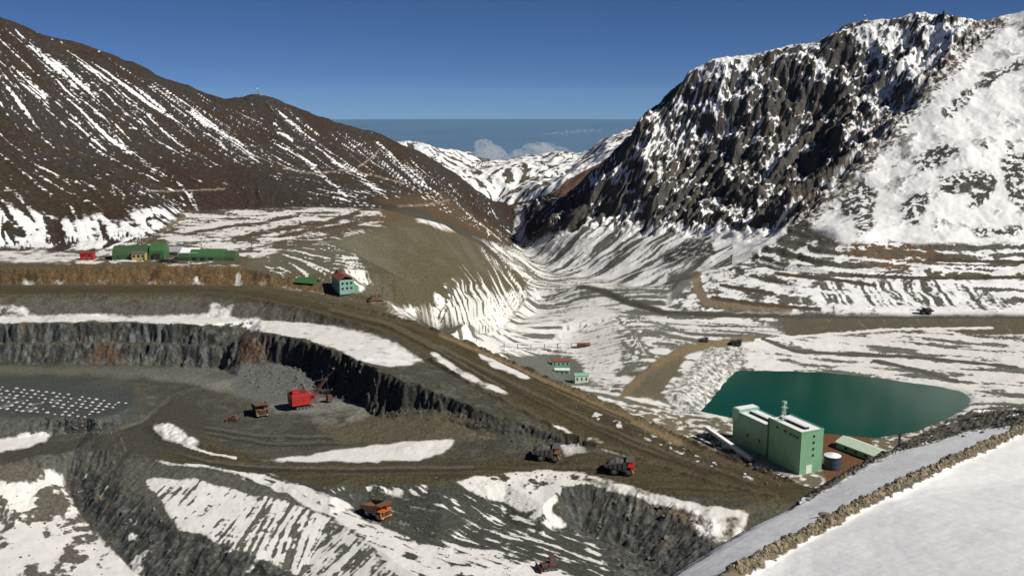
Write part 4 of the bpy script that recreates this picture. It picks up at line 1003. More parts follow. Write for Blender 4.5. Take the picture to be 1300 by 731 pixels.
def pickup(px, py, rz, label, m_, sc=1.0, grp=None, cat='truck', name='service_truck'):
    x, y, z = on_ground(px, py)
    t = thing(name, label, cat, (x, y, rest(x, y, 1.5)), rz, grp); t.scale = (sc,) * 3
    for x_ in (-1.7, 1.8):
        for y_ in (-.9, .9): wheel(t, x_, y_, .45, .35)
    MB().box(-2.7, 2.8, -.95, .95, .5, 1.15).build('body', m_, t, .06); cb = MB().box(-.3, 1.7, -.9, .9, 1.15, 2.05, (-.2, 1.3, -.8, .8)).build('cab', m_, t, .05)
    MB().box(1.36, 1.5, -.7, .7, 1.3, 1.85).build('windscreen', M['glass'], cb)
    for y0 in (-.95, .87): MB().box(-2.7, -.4, y0, y0 + .08, 1.15, 1.6).build('side_board', m_, t)
    return t
def dozer(px, py, rz, label, m_, sc=1.0):
    x, y, z = on_ground(px, py)
    t = thing('bulldozer', label, 'bulldozer', (x, y, rest(x, y, 2)), rz); t.scale = (sc,) * 3
    for y0 in (-1.9, 1.2):
        tr = MB().prism([(-2.6, .25), (-2.2, 0), (2.0, 0), (2.6, .45), (2.4, 1.1), (-2.3, 1.2), (-2.7, .8)], y0, y0 + .7).build('track', M['dark'], t)
        for x_ in (-2.0, -.7, .6, 1.9): MB().tube((x_, y0 - .05, .5), (x_, y0 + .75, .5), .32, .32, 10).build('roller', M['grey'], tr)
    MB().box(-2.2, .4, -1.15, 1.15, .6, 1.9).build('body', m_, t, .06); MB().box(.4, 2.6, -.9, .9, .8, 2.1).build('engine_hood', m_, t, .08)
    cb = MB().box(-1.6, .2, -.95, .95, 1.9, 3.5, (-1.5, 0, -.85, .85)).build('cab', m_, t, .05); MB().box(.1, .22, -.75, .75, 2.3, 3.2).build('windscreen', M['glass'], cb)
    bl = MB().prism([(3.3, .0), (3.7, .3), (3.45, .9), (3.55, 1.7), (3.35, 1.75), (3.2, .9)], -2.4, 2.4).build('blade', M['rust'], t)
    for y_ in (-1.7, 1.7): MB().tube((-.2, y_, .9), (3.3, y_ * .95, .6), .16).build('push_arm', m_, bl)
    MB().tube((1.4, .4, 2.1), (1.4, .4, 2.9), .1).build('exhaust', M['dark'], t)
    return t
dozer(297, 534, math.radians(170), 'small dark bulldozer on the grey pit floor left of the brown truck', M['brown'], .95)
dozer(697, 721, math.radians(200), 'brown bulldozer among snowy rubble at the lower centre', M['rust'], 1.25)

# ------------------------------------------------------------------ rope shovel (x towards the digging face)
sx_, sy_, sz_ = on_ground(384, 517)
t = thing('rope_shovel', 'big red rope shovel digging at the grey muck pile', 'excavator', (sx_, sy_, rest(sx_, sy_, 3)), math.radians(28))
for y0 in (-4.0, 2.4):
    tr = MB().prism([(-4.6, .4), (-4.0, 0), (4.0, 0), (4.6, .4), (4.6, 1.3), (4.0, 1.7), (-4.0, 1.7), (-4.6, 1.3)], y0, y0 + 1.6).build('track', M['dark'], t)
    for x_ in (-3.6, -1.8, 0, 1.8, 3.6): MB().tube((x_, y0 - .08, .85), (x_, y0 + 1.68, .85), .6, .6, 10).build('roller', M['grey'], tr)
MB().box(-2.8, 2.8, -2.35, 2.35, .5, 1.9).tube((0, 0, 1.9), (0, 0, 2.5), 2.6, 2.6, 16).build('undercarriage', M['dark'], t)
hs = MB().box(-6.6, 3.6, -4.4, 4.4, 2.5, 8.0).build('machinery_house', M['red'], t, .1)
MB().box(-6.2, 2.4, -3.9, 3.9, 8.0, 8.35).build('roof', M['red_dk'], hs); MB().box(-5.4, -2.2, -2.0, 2.0, 8.36, 9.6).build('air_filter_house', M['red'], hs, .06)
for y_ in (-4.46, 4.41):
    for x_ in (-5.2, -2.6, 0.0): MB().box(x_ - .7, x_ + .7, y_, y_ + .05, 4.6, 6.4).build('louvre', M['red_dk'], hs)
MB().box(-6.72, -6.6, -3, 3, 3.2, 5.2).build('counterweight', M['red_dk'], hs)
cb = MB().box(3.2, 5.6, -4.6, -2.2, 4.4, 7.6).build('cab', M['red'], t, .06); MB().box(5.58, 5.66, -4.4, -2.4, 5.4, 7.2).build('windscreen', M['glass'], cb); MB().box(3.5, 5.3, -4.66, -4.58, 5.4, 7.2).build('side_window', M['glass'], cb)
gt = MB()
for y_ in (-1.4, 1.4): gt.tube((1.8, y_, 8.0), (.2, y_, 12.6), .22).tube((-3.2, y_, 8.0), (.2, y_, 12.6), .18)
gt.tube((.2, -1.5, 12.6), (.2, 1.5, 12.6), .25).build('gantry', M['boom'], t)
bo = MB()
for y_ in (-1.25, 1.25): bo.tube((3.4, y_, 2.9), (13.2, y_ * .5, 13.6), .5, .38)
for k in (.3, .55, .8): bo.tube((3.4 + 9.8 * k, -1.0, 2.9 + 10.7 * k), (3.4 + 9.8 * k, 1.0, 2.9 + 10.7 * k), .25)
bo = bo.build('boom', M['boom'], t); MB().tube((13.3, -.5, 13.7), (13.3, .5, 13.7), 1.0, 1.0, 14).build('point_sheave', M['dark'], bo)
rp2 = MB()
for y_ in (-.8, .8): rp2.tube((.2, y_, 12.6), (13.2, y_ * .5, 13.9), .07, n=5)
rp2.build('suspension_rope', M['dark'], t)
ar = MB()
for y_ in (-.75, .75): ar.tube((4.6, y_, 8.4), (13.6, y_, 3.4), .32)
ar = ar.build('dipper_arm', M['boom'], t)
MB().prism([(13.2, 1.4), (15.6, .8), (16.4, 3.2), (15.9, 4.4), (13.6, 4.6)], -1.7, 1.7).build('dipper', M['rust'], t, .08); MB().tube((13.4, -.4, 13.4), (14.8, -.3, 4.5), .06, n=5).tube((13.4, .4, 13.4), (14.8, .3, 4.5), .06, n=5).build('hoist_rope', M['dark'], t)

# ------------------------------------------------------------------ crusher building beside the lake (x across the end wall, y along the building)
ex = Vector((.907, .42)); cx, cy = 177.5, 574.0
rot = math.atan2(ex.y, ex.x)
t = thing('crusher_building', 'tall pale green windowless crusher building standing beside the teal lake', 'building', (cx, cy, PAD_Z), rot)
Wd, L1, L2, H1, H2 = 17.5, 31.0, 37.0, 27.0, 21.0
w1 = MB().box(0, Wd, 0, L1, -6, H1).build('wall', M['green'], t); w2 = MB().box(.8, Wd - .6, L1 + .003, L1 + L2, -6, H2).build('wall', M['green'], t)
def flat_roof(w_, x0, x1, y0, y1, z):
    r = MB().box(x0 + .5, x1 - .5, y0 + .5, y1 - .5, z, z + .35).build('roof', M['snowroof'], w_)
    MB().box(x0 - .15, x0 + .45, y0 - .15, y1, z + .004, z + .8).box(x1 - .45, x1 + .15, y0 - .15, y1, z + .004, z + .8).box(x0 + .46, x1 - .46, y0 - .15, y0 + .45, z + .004, z + .8).build('parapet', M['green'], w_)
    MB().prism([(x0 + 6.0, z + .36), (x0 + 6.5, z + 1.9), (x0 + 9.0, z + 1.9), (x0 + 9.5, z + .36)], y0 + 4, y1 - 3).build('roof_vent', M['dark'], w_)
    MB().prism([(x0 + 6.3, z + 1.92), (x0 + 7.75, z + 2.35), (x0 + 9.2, z + 1.92)], y0 + 4.2, y1 - 3.2).build('vent_cap', M['snowroof'], w_)
flat_roof(w1, 0, Wd, 0, L1, H1); flat_roof(w2, .8, Wd - .6, L1, L1 + L2 - 6, H2)
for k in range(4):
    wn_ = MB().box(Wd * .52, Wd * .52 + 1.7, -.12, .02, 10.5 + k * 4.1, 12.3 + k * 4.1).build('window', M['glass'], w1)
    MB().box(Wd * .52 - .12, Wd * .52 + 1.82, -.2, -.125, 10.3 + k * 4.1, 10.46 + k * 4.1).build('sill', M['green_pale'], wn_)
for k, (y0, z0, w_) in enumerate(((2.5, 22.5, 2.4), (5.6, 22.8, 2.2), (8.6, 22.8, 2.4), (13.5, 23.2, 2.6), (21, 23.4, 2.6))):
    MB().box(-.12, .02, y0, y0 + w_, z0, z0 + 1.5).build('louvre', M['dark'], w1)
for y0 in (L1 + 8, L1 + 20): MB().box(.66, .82, y0, y0 + 2, 8, 10).build('louvre', M['dark'], w2)
MB().box(5, 9.5, -.14, .02, .1, 5.6).build('door', M['green_pale'], w1)
MB().box(-.35, -.003, L1 - .9, L1 + .3, -6, H1 + .2).build('downpipe_casing', M['green_dark'], w1)
ph = MB().box(.4, Wd - .2, L1 + L2 - 6.4, L1 + L2 + .4, H2 - 5, H2 + 2.4).build('lift_house', M['teal'], t); MB().box(1.2, Wd - 1, L1 + L2 - 5.8, L1 + L2 - .2, H2 + 2.404, H2 + 2.7).build('roof', M['snowroof'], ph)
ms = MB()
for dx, dy in ((0, 0), (1.5, 0), (0, 1.5), (1.5, 1.5)): ms.tube((4.2 + dx, L1 - 9 + dy, H1), (4.2 + dx, L1 - 9 + dy, H1 + 12), .16)
for k in range(5): ms.tube((4.2, L1 - 9, H1 + 2 * k + 1), (5.7, L1 - 9, H1 + 2 * k + 3), .09).tube((4.2, L1 - 9, H1 + 2 * k + 1), (4.2, L1 - 7.5, H1 + 2 * k + 3), .09)
ms = ms.build('lattice_mast', M['green_pale'], t); MB().box(3.2, 6.8, L1 - 10, L1 - 6.4, H1 + 9.2, H1 + 9.5).box(3.8, 6.2, L1 - 9.4, L1 - 7, H1 + 12, H1 + 13.4).build('platform', M['teal'], ms)
MB().box(-9, -.05, 2, 60, -5, .25).build('apron', M['concrete'], t)
# conveyor gallery at the rubble side
g = thing('conveyor_gallery', 'long narrow pale conveyor gallery sloping along the left side of the crusher building', 'conveyor', (cx, cy, PAD_Z), rot)
MB().prism([(30, 1.0), (78, 6.5), (78, 8.6), (30, 3.1)], -14.5, -12.2, 'x').build('gallery', M['fabric'], g); MB().prism([(30, 3.104), (78, 8.604), (78, 8.9), (30, 3.4)], -14.7, -12.0, 'x').build('roof', M['snowroof'], g)
for y_ in (38, 50, 62, 74): MB().box(-13.9, -12.8, y_ - .3, y_ + .3, -8, 1.9 + (y_ - 30) * .1146).build('trestle', M['dark'], g)
# low shed behind
x, y, z = 230, 612, PAD_Z
a = thing('low_shed', 'low shed with a pale green roof behind the crusher building by the lake', 'shed', (x, y, PAD_Z - .5), rot + math.radians(6))
wl_ = MB().box(-7, 7, -14, 16, -3, 4.6).build('wall', M['green'], a)
MB().prism([(-7.6, 4.3), (0, 7.2), (7.6, 4.6), (7.6, 4.9), (0, 7.6), (-7.6, 4.7)], -14.8, 16.8).build('roof', M['green_pale'], a)
for y_ in (-8, 0, 8): MB().box(-7.12, -6.98, y_ - 1.2, y_ + 1.2, 1.6, 3.4).build('window', M['glass'], wl_)
MB().box(-2.6, 2.6, -14.14, -13.98, -.5, 4.0).build('door', M['teal'], wl_)
MB().box(7.02, 11, -13, -2, -3, 3.4).build('lean_to', M['teal'], a)
# tank and chimney
tk_ = thing('storage_tank', 'dark blue storage tank with a snowy top beside the end of the crusher building', 'tank', (201.5, 586, PAD_Z), 0)
bdy = MB().tube((0, 0, -4), (0, 0, 8.5), 5.2, 5.2, 28).build('body', M['blue'], tk_); MB().tube((0, 0, 8.504), (0, 0, 9.9), 5.3, .6, 28).build('snowy_roof', M['snowroof'], tk_)
for z_ in (2.5, 5.6): MB().tube((0, 0, z_), (0, 0, z_ + .2), 5.28, 5.28, 28).build('hoop', M['grey'], bdy)
MB().tube((5.35, -1, 0), (5.35, -1, 9), .07).tube((5.3, -1.6, 0), (5.3, -1.6, 9), .07).build('ladder', M['grey'], tk_)
x, y = 251, 606
ch = thing('chimney', 'slim dark blue chimney standing between the low shed and the lake', 'chimney', (x, y, settle(x, y, 1)), 0)
MB().tube((0, 0, -1), (0, 0, 15.5), .95, .8, 14).build('shaft', M['blue'], ch); MB().tube((0, 0, 15.5), (0, 0, 16.2), 1.0, 1.0, 14).build('cap', M['dark'], ch); MB().box(-1.4, 1.4, -1.4, 1.4, -1, .8).build('footing', M['concrete'], ch)
x, y = 226, 582
or_ = thing('skip_container', 'small orange skip on the red soil in front of the low shed', 'container', (x, y, rest(x, y, 1)), .5)
MB().box(-2.2, 2.2, -1.1, 1.1, .2, 1.9, (-2.8, 2.8, -1.2, 1.2)).build('body', M['orange'], or_); MB().box(-1.9, 1.9, -.9, .9, -.3, .2).build('skid', M['dark'], or_)

# ------------------------------------------------------------------ sheds on the plateau
def barrel(w, h, n=10, z0=0.0):
    return [(-w / 2, -2)] + [(-w / 2 * math.cos(math.pi * k / n), z0 + (h - z0) * math.sin(math.pi * k / n) ** .8) for k in range(n + 1)] + [(w / 2, -2)]
def ground_thing(px, py, name, label, cat, rz, group=None, r=3):
    x, y, z = on_ground(px, py)
    return thing(name, label, cat, (x, y, settle(x, y, r)), rz, group)
h = ground_thing(172, 331, 'barrel_shed', 'long dark green barrel roofed shed on the plateau, behind the yellow hut', 'shed', math.radians(4), r=4); h.location.y += 11
sh = MB().prism(barrel(15, 9.5), -18, 8, 'x').build('shell', M['green_dark'], h, 0); MB().prism([(-7.4, -2), (-7.4, 6.5), (-5.5, 9.4), (0, 11.2), (5.5, 9.4), (7.4, 6.5), (7.4, -2)], 8.003, 18, 'x').build('tall_bay', M['green_bright'], h)
for x_ in (-13, -7, -1, 5): MB().prism([(-7.62, 0), (-7.6, 1.6), (-7.3, 3.6), (-7.75, 3.6), (-7.9, 0)], x_ - .15, x_ + .15, 'x').build('rib', M['green_bright'], sh)
MB().box(10.5, 15.5, -8.3, -7.85, -.2, 4.6).build('door', M['dark'], h)
h = ground_thing(268, 331, 'barrel_shed', 'low bright green barrel roofed shed on the plateau, right of the grey tent', 'shed', math.radians(-3), r=4); h.location.y += 6
sh = MB().prism(barrel(14, 7.8), -15, 9, 'x').build('shell', M['green_bright'], h); MB().prism(barrel(12, 6.2), 9.003, 17, 'x').build('end_bay', M['green_dark'], h); MB().prism([(-7.4, -1), (-7.4, 2.6), (-6.4, 4.6), (-5.6, 5.2), (-5.6, -1)], -23, -15.003, 'x').build('lean_to', M['green_dark'], h)
MB().prism([(-5.2, 5.3), (0, 8.15), (5.2, 5.3), (5.2, 5.6), (0, 8.45), (-5.2, 5.6)], -22.5, -9, 'x').build('snow_patch', M['snowroof'], h)
for x_ in (-11, -5, 1): MB().box(x_ - 1.3, x_ + 1.3, -7.3, -6.9, 0, 2.8).build('door', M['dark'], sh)
def hut(px, py, w, d, hgt, m_, label, rz=0.0, nwin=3, roofm='grey', cat='hut', name='cabin'):
    t = ground_thing(px, py, name, label, cat, rz, r=1.5); t.location.y += d / 2 - 1.5
    wl2 = MB().box(-w / 2, w / 2, -d / 2, d / 2, -1, hgt).build('wall', m_, t)
    MB().prism([(-d / 2 - .3, hgt), (0, hgt + d * .16), (d / 2 + .3, hgt), (d / 2 + .3, hgt + .2), (0, hgt + d * .16 + .25), (-d / 2 - .3, hgt + .2)], -w / 2 - .3, w / 2 + .3, 'x').build('roof', M[roofm], t)
    for k in range(nwin):
        x_ = -w / 2 + w * (k + .5) / nwin
        wi = MB().box(x_ - w * .09, x_ + w * .09, -d / 2 - .08, -d / 2 + .02, hgt * .42, hgt * .78).build('window', M['glass'], wl2)
        MB().box(x_ - w * .1, x_ + w * .1, -d / 2 - .14, -d / 2 - .085, hgt * .37, hgt * .415).build('sill', M['white'], wi)
    MB().box(w / 2 - 1.5, w / 2 - .5, -d / 2 - .07, -d / 2 + .02, 0, min(2.1, hgt * .7)).build('door', M['dark'], wl2)
    return t
hut(177, 331, 9.5, 5, 5.0, M['yellow'], 'cream yellow hut with windows in front of the dark green shed', .03)
hut(111, 330, 9.2, 5, 4.6, M['red'], 'small bright red cabin alone on the snow left of the sheds', .02, 2, 'red_dk')
tn = ground_thing(222, 323, 'storage_tent', 'grey fabric storage tent between the two green sheds', 'tent', .1, r=3)
MB().prism(barrel(9, 6.0), -7, 7, 'x').build('cover', M['fabric'], tn)
for x_ in (-7.1, 7.0): MB().prism(barrel(9.2, 6.2), x_, x_ + .12, 'x').build('end_frame', M['grey'], tn)
MB().box(-3, 3, -4.75, -4.4, -1, 2.4).build('door', M['dark'], tn)
pickup(208, 334, math.radians(170), 'dark service truck parked below the grey tent, left of its twin', M['dark'], 1.25, 'service trucks parked on the plateau')
pickup(220, 334, math.radians(10), 'dark service truck parked below the grey tent, right of its twin', M['dark'], 1.25, 'service trucks parked on the plateau')
def mast(px, py, hgt, label, m_='wood', cross=True, name='utility_pole', cat='pole', grp=None):
    x, y, z = on_ground(px, py)
    t = thing(name, label, cat, (x, y, ground_at(x, y) - .3), .3, grp)
    MB().tube((0, 0, 0), (0, 0, hgt), .2, .13, 8).build('shaft', M[m_], t)
    if cross: MB().box(-1.2, 1.2, -.09, .09, hgt - 1.1, hgt - .9).build('crossarm', M[m_], t)
    return t
mast(180, 312, 9, 'thin pole on the snow behind the dark green shed'); mast(256, 318, 10, 'thin pole standing behind the bright green shed', 'wood'); mast(320, 320, 8, 'thin pole at the snowy right end of the plateau')
mast(605, 434, 10, 'timber pole at the outer road edge below the snow streaked dump', 'grey', False); mast(486, 380, 9, 'thin pole beside the rusty scrap heap', 'wood')

# ------------------------------------------------------------------ green house with red roof under the dump
x, y, z = on_ground(436, 373)
t = thing('green_house', 'green house with a rusty red roof on the brown bank under the dump', 'house', (x - 1, y + 5, settle(x, y, 2) - .3), math.radians(28))
wl2 = MB().box(-5, 5, -8.5, 8.5, 1.2, 10.5).build('wall', M['teal'], t); MB().box(-5.4, 5.4, -8.9, 8.9, -4, 1.2).build('plinth', M['dark'], t)
MB().prism([(-5.7, 10.4), (-1, 13.2), (5.7, 11), (5.7, 11.4), (-1, 13.7), (-5.7, 10.8)], -9.2, 9.2).build('roof', M['redroof'], t)
for z_ in (4.0, 7.4):
    for x_ in (-3, 0, 3):
        wi = MB().box(x_ - .75, x_ + .75, -8.6, -8.48, z_, z_ + 1.7).build('window', M['glass'], wl2); MB().box(x_ - .9, x_ + .9, -8.7, -8.605, z_ - .18, z_ - .02).build('sill', M['white'], wi)
for y_ in (-5, 0, 5): MB().box(-5.1, -4.98, y_ - .8, y_ + .8, 6.5, 8.3).build('window', M['glass'], wl2)
MB().box(-1.6, 1.6, 5.5, 8.6, 12.8, 15).build('chimney_stack', M['rust'], t); MB().box(5.02, 8.5, -6, 2, -3, 5.5).build('lean_to', M['green'], t)
x, y, z = on_ground(388, 361)
cn = thing('canopy_shed', 'low dark green sloping canopy left of the green house', 'shed', (x, y + 2, settle(x, y, 2)), math.radians(-20))
MB().prism([(-3.5, 1.5), (3.5, 4.2), (3.5, 4.6), (-3.5, 1.9)], -8, 8, 'x').build('roof', M['green_bright'], cn); MB().box(-8, 8, 3.3, 3.6, -2, 4.1).build('wall', M['green_dark'], cn)
for x_ in (-7, -2.4, 2.4, 7): MB().box(x_ - .15, x_ + .15, -3.1, -2.8, -2, 1.7).build('post', M['dark'], cn)
x, y, z = on_ground(476, 381)
sc_ = thing('scrap_heap', 'rusty scrap heap on the bank right of the green house', 'scrap', (x, y + 1, rest(x, y, 2) - .3), .3)
MB().heap(-5, 5, -3, 3, 0, 3.4, 11, 8).build('pile', M['rust'], sc_)
rg = random.Random(4)
for k in range(9):
    a_, b_ = Vector((rg.uniform(-4, 4), rg.uniform(-2.5, 2), rg.uniform(.4, 2.5))), Vector((rg.uniform(-5, 5), rg.uniform(-3, 2), rg.uniform(1.4, 4.4)))
    MB().tube(a_, b_, rg.uniform(.12, .3)).build('beam', M['rust' if k % 2 else 'dark'], sc_)

# ------------------------------------------------------------------ small works in the valley
def works(px, py, w, d, hgt, wallm_, roofm_, label, rz, z_up=0, gable=True):
    x, y, z = on_ground(px, py)
    t = thing('works_building', label, 'building', (x, y + d / 2, settle(x, y + d / 2, 3) + z_up), rz)
    wl2 = MB().box(-w / 2, w / 2, -d / 2, d / 2, -3, hgt).build('wall', wallm_, t)
    MB().prism([(-d / 2 - .4, hgt), (0, hgt + d * .2), (d / 2 + .4, hgt), (d / 2 + .4, hgt + .3), (0, hgt + d * .2 + .35), (-d / 2 - .4, hgt + .3)], -w / 2 - .4, w / 2 + .4, 'x').build('roof', roofm_, t)
    n = max(3, int(w // 3.2))
    for k in range(n):
        x_ = -w / 2 + w * (k + .5) / n
        MB().box(x_ - .6, x_ + .6, -d / 2 - .09, -d / 2 + .02, hgt * .4, hgt * .78).build('window', M['glass'], wl2)
    return t
b1 = works(712, 466, 15, 8, 5.2, M['teal'], M['redroof'], 'teal works building with a red roof and white chimney in the valley', .05)
MB().tube((1, 1, 5), (1, 1, 12), .45, .4).build('chimney', M['white'], b1)
works(714, 475, 12, 6, 4.0, M['teal'], M['green_pale'], 'low teal hall just below the red roofed works building', -.1)
works(738, 487, 11, 7, 6.2, M['green_pale'], M['teal'], 'pale green works building at the foot of the snow cone', .1)
works(741, 441, 12, 6, 3.0, M['rust'], M['redroof'], 'long dark red roofed shed on the grey valley bank', -.02)
pts_ = [Vector(on_ground(640 + k * 17, 443.5 - .3 * k)) for k in range(7)]
pts_ = [Vector((p.x, p.y, ground_at(p.x, p.y))) for p in pts_]
o_ = pts_[0].copy()
pl_ = thing('pipeline', 'straight white pipeline on posts across the valley snow', 'pipe', o_, 0)
pp_ = MB()
for k in range(6): pp_.tube(pts_[k] - o_ + Vector((0, 0, 5)), pts_[k + 1] - o_ + Vector((0, 0, 5)), .55, .55, 8)
pp_.build('pipe', M['white'], pl_)
for p in pts_:
    q = p - o_; MB().box(q.x - .3, q.x + .3, q.y - .3, q.y + .3, q.z - .6, q.z + 4.5).build('post', M['dark'], pl_)

# ------------------------------------------------------------------ vehicles and masts far off
haul_truck('black haul truck alone on the embankment road above the lake', (0, 0, 0), math.radians(180), M['dark'], M['dark'], True)
tr_ = [o for o in bpy.data.objects if o.get('label') == 'black haul truck alone on the embankment road above the lake'][0]
x, y, z = on_ground(1176, 399.5); tr_.location = (x, y, rest(x, y, 2)); tr_['group'] = 'haul trucks on the far roads'
for px, py, rz, lb in ((894, 435, 10, 'small dark truck at the bend of the tan valley road'), (934, 439, -20, 'dark truck parked on the junction left of the lake')):
    x, y, z = on_ground(px, py); dup(tr_, (x, y, rest(x, y, 2)), math.radians(rz), lb).scale = (.62,) * 3 if px < 900 else (.85,) * 3
def peak_mast(px, py, hgt, label, dmin, n=1):
    i = int(np.clip(round(((px - 650) / F_PX / 1.03 - aa[0]) / (aa[1] - aa[0])), 0, NC - 1))
    s_ = np.where((YG[i] > dmin) & valid[i], ZG[i] / YG[i], -9); k = int(np.argmax(s_))
    t = thing('radio_mast', label, 'antenna', (XG[i, k], YG[i, k], ZG[i, k] - .5), .4)
    sh = MB()
    for dx, dy in ((-.7, -.4), (.7, -.4), (0, .8)): sh.tube((dx, dy, 0), (dx * .3, dy * .3, hgt), .16, .1, 5)
    for q in range(6): sh.tube((-.6, -.3, q * hgt / 6), (.5, -.3, (q + 1) * hgt / 6), .07, n=4)
    sh.build('lattice', M['grey'], t); MB().tube((0, 0, hgt), (0, 0, hgt + 4), .1, .05, 5).build('aerial', M['grey'], t)
    MB().tube((-.5, -.9, hgt * .7), (-.5, -1.3, hgt * .7), .9, 1.0, 12).build('dish', M['white'], t)
    MB().box(2, 6, -1.5, 1.5, -1, 2.4).build('equipment_hut', M['concrete'], t)
    return t
peak_mast(323, 108, 13, 'radio mast with a small hut on the brown knoll of the left ridge', 1300)
peak_mast(1095, 18, 12, 'radio mast on the jagged snowy summit of the right mountain', 1500)

# ------------------------------------------------------------------ drill cuttings in rows on the bench at the left
rg = random.Random(3)
cone_meshes = []
for k in range(4):
    mb = MB(); n = 9
    vs_ = [(math.cos(2 * math.pi * q / n) * rg.uniform(.8, 1.15), math.sin(2 * math.pi * q / n) * rg.uniform(.8, 1.15), -.25) for q in range(n)] + [(math.cos(2 * math.pi * q / n) * rg.uniform(.4, .55), math.sin(2 * math.pi * q / n) * rg.uniform(.4, .55), .32) for q in range(n)] + [(0, 0, .42)]
    mb.add(vs_, [(q, (q + 1) % n, n + (q + 1) % n, n + q) for q in range(n)] + [(n + q, n + (q + 1) % n, 2 * n) for q in range(n)])
    o = mb.build('cuttings_heap', M['dust'], None, 0, True); cone_meshes.append(o.data); bpy.data.objects.remove(o)
p0 = Vector(on_ground(160, 512)[:2]); pr = Vector(on_ground(0, 491)[:2]) - p0; pr = pr / pr.length
pd_ = Vector((pr.y, -pr.x)); pd_ = pd_ if pd_.y < 0 else -pd_
for r in range(7):
    for k in range(22):
        q = p0 + pr * (k * 4.6 + (r % 2) * 2.2) + pd_ * (r * 5.2)
        q = q + Vector((rg.uniform(-.5, .5), rg.uniform(-.5, .5)))
        zz = ground_at(q.x, q.y); px, py = project(q.x, q.y, zz)
        if px < -25 or py > 531 - max(0, (px - 120)) * .2 or zz < -161.2 or rg.random() < .08: continue
        o = bpy.data.objects.new('cuttings_heap', cone_meshes[rg.randrange(4)]); C.link(o)
        s_ = rg.uniform(.75, 1.25); o.location = (q.x, q.y, zz); o.scale = (s_ * 1.25, s_ * 1.1, s_); o.rotation_euler.z = rg.uniform(0, 6)
        tag(o, 'pale heap of drill cuttings in the rows on the drilling bench', 'heap', 'drill cuttings heaps on the bench')

# ------------------------------------------------------------------ rocks
def rock_mesh(name, seed, sub=1):
    rg = random.Random(seed); bm2 = bmesh.new(); bmesh.ops.create_icosphere(bm2, subdivisions=sub, radius=1)
    ax = Vector((rg.uniform(.8, 1.2), rg.uniform(.65, 1.0), rg.uniform(.5, .85)))
    for v in bm2.verts:
        v.co = Vector((v.co.x * ax.x, v.co.y * ax.y, v.co.z * ax.z)) * rg.uniform(.72, 1.12)
    me = bpy.data.meshes.new(name); bm2.to_mesh(me); bm2.free()
    return me
def rock_mat(name, c0, c1):
    m, nt, b = new_mat(name); N = nt.nodes; K = nt.links
    oi = N.new('ShaderNodeNewGeometry'); nz_ = N.new('ShaderNodeTexNoise'); nz_.inputs['Scale'].default_value = 1.1; nz_.inputs['Detail'].default_value = 7
    K.new(oi.outputs['Position'], nz_.inputs['Vector'])
    ad = N.new('ShaderNodeMath'); ad.operation = 'MULTIPLY_ADD'; ad.inputs[1].default_value = .6
    K.new(oi.outputs['Random Per Island'], ad.inputs[0]); K.new(nz_.outputs['Fac'], ad.inputs[2])
    cr = N.new('ShaderNodeValToRGB'); cr.color_ramp.elements[0].position = .35; cr.color_ramp.elements[0].color = c0 + (1,); cr.color_ramp.elements[1].position = 1.1; cr.color_ramp.elements[1].color = c1 + (1,)
    K.new(ad.outputs[0], cr.inputs[0]); K.new(cr.outputs[0], b.inputs['Base Color']); b.inputs['Roughness'].default_value = .95
    bu = N.new('ShaderNodeBump'); bu.inputs['Strength'].default_value = .6; bu.inputs['Distance'].default_value = .15; K.new(nz_.outputs['Fac'], bu.inputs['Height']); K.new(bu.outputs[0], b.inputs['Normal'])
    return m
RM = rock_mat('berm_rock', (.055, .046, .03), (.24, .2, .135)); RM2 = rock_mat('dark_rubble', (.035, .035, .032), (.15, .145, .12))
rocks = [rock_mesh('rock', 100 + k) for k in range(6)]
for r in rocks: r.materials.append(RM)
bl = W2('berm'); seg = [(Vector(bl[k]), Vector(bl[k + 1])) for k in range(1, len(bl) - 1)]
tot = sum((b_ - a_).length for a_, b_ in seg)
def along(t_):
    d = t_ * tot
    for a_, b_ in seg:
        l_ = (b_ - a_).length
        if d <= l_: return a_ + (b_ - a_) * (d / l_), (b_ - a_).normalized()
        d -= l_
    return seg[-1][1], (seg[-1][1] - seg[-1][0]).normalized()
bq = bl[2]; berm = thing('rock_berm', 'berm of tan rubble rocks along the snowy road edge in the foreground', 'berm', (bq[0], bq[1], ground_at(*bq)), 0)
rg = random.Random(8); mb = MB()
rock_vf = [([v.co.copy() for v in r.vertices], [tuple(p.vertices) for p in r.polygons]) for r in rocks]
def scatter_rock(mb, x, y, z, s_, rg):
    vs_, fs_ = rock_vf[rg.randrange(6)]; e = Matrix.Rotation(rg.uniform(0, 6.28), 3, 'Z') @ Matrix.Rotation(rg.uniform(0, 6.28), 3, 'X')
    mb.add([Vector((x, y, z)) + (e @ v) * s_ for v in vs_], fs_)
for k in range(2300):
    t_ = rg.random() ** 1.15; p, dr_ = along(t_); off = rg.gauss(0, .62); n_ = Vector((-dr_.y, dr_.x)); q = p + n_ * off
    if q.y > 235: continue
    s_ = min(.7, .13 + rg.expovariate(8.5)) * (1.15 if abs(off) < 1 else .75)
    zz = ground_at(q.x, q.y)
    if k < 300 and s_ > .0:
        s_ = max(s_, rg.uniform(.22, .5))
        o = bpy.data.objects.new('rock', rocks[rg.randrange(6)]); C.link(o); o.parent = berm
        o.location = (q.x - bq[0], q.y - bq[1], zz + s_ * .15 - berm.location.z); o.scale = (s_,) * 3; o.rotation_euler = (rg.uniform(0, 6), rg.uniform(0, 6), rg.uniform(0, 6))
    else: scatter_rock(mb, q.x, q.y, zz + s_ * .1, s_, rg)
o = mb.build('small_rocks', RM, berm); o['kind'] = 'stuff'; o.location = (-bq[0], -bq[1], -berm.location.z)
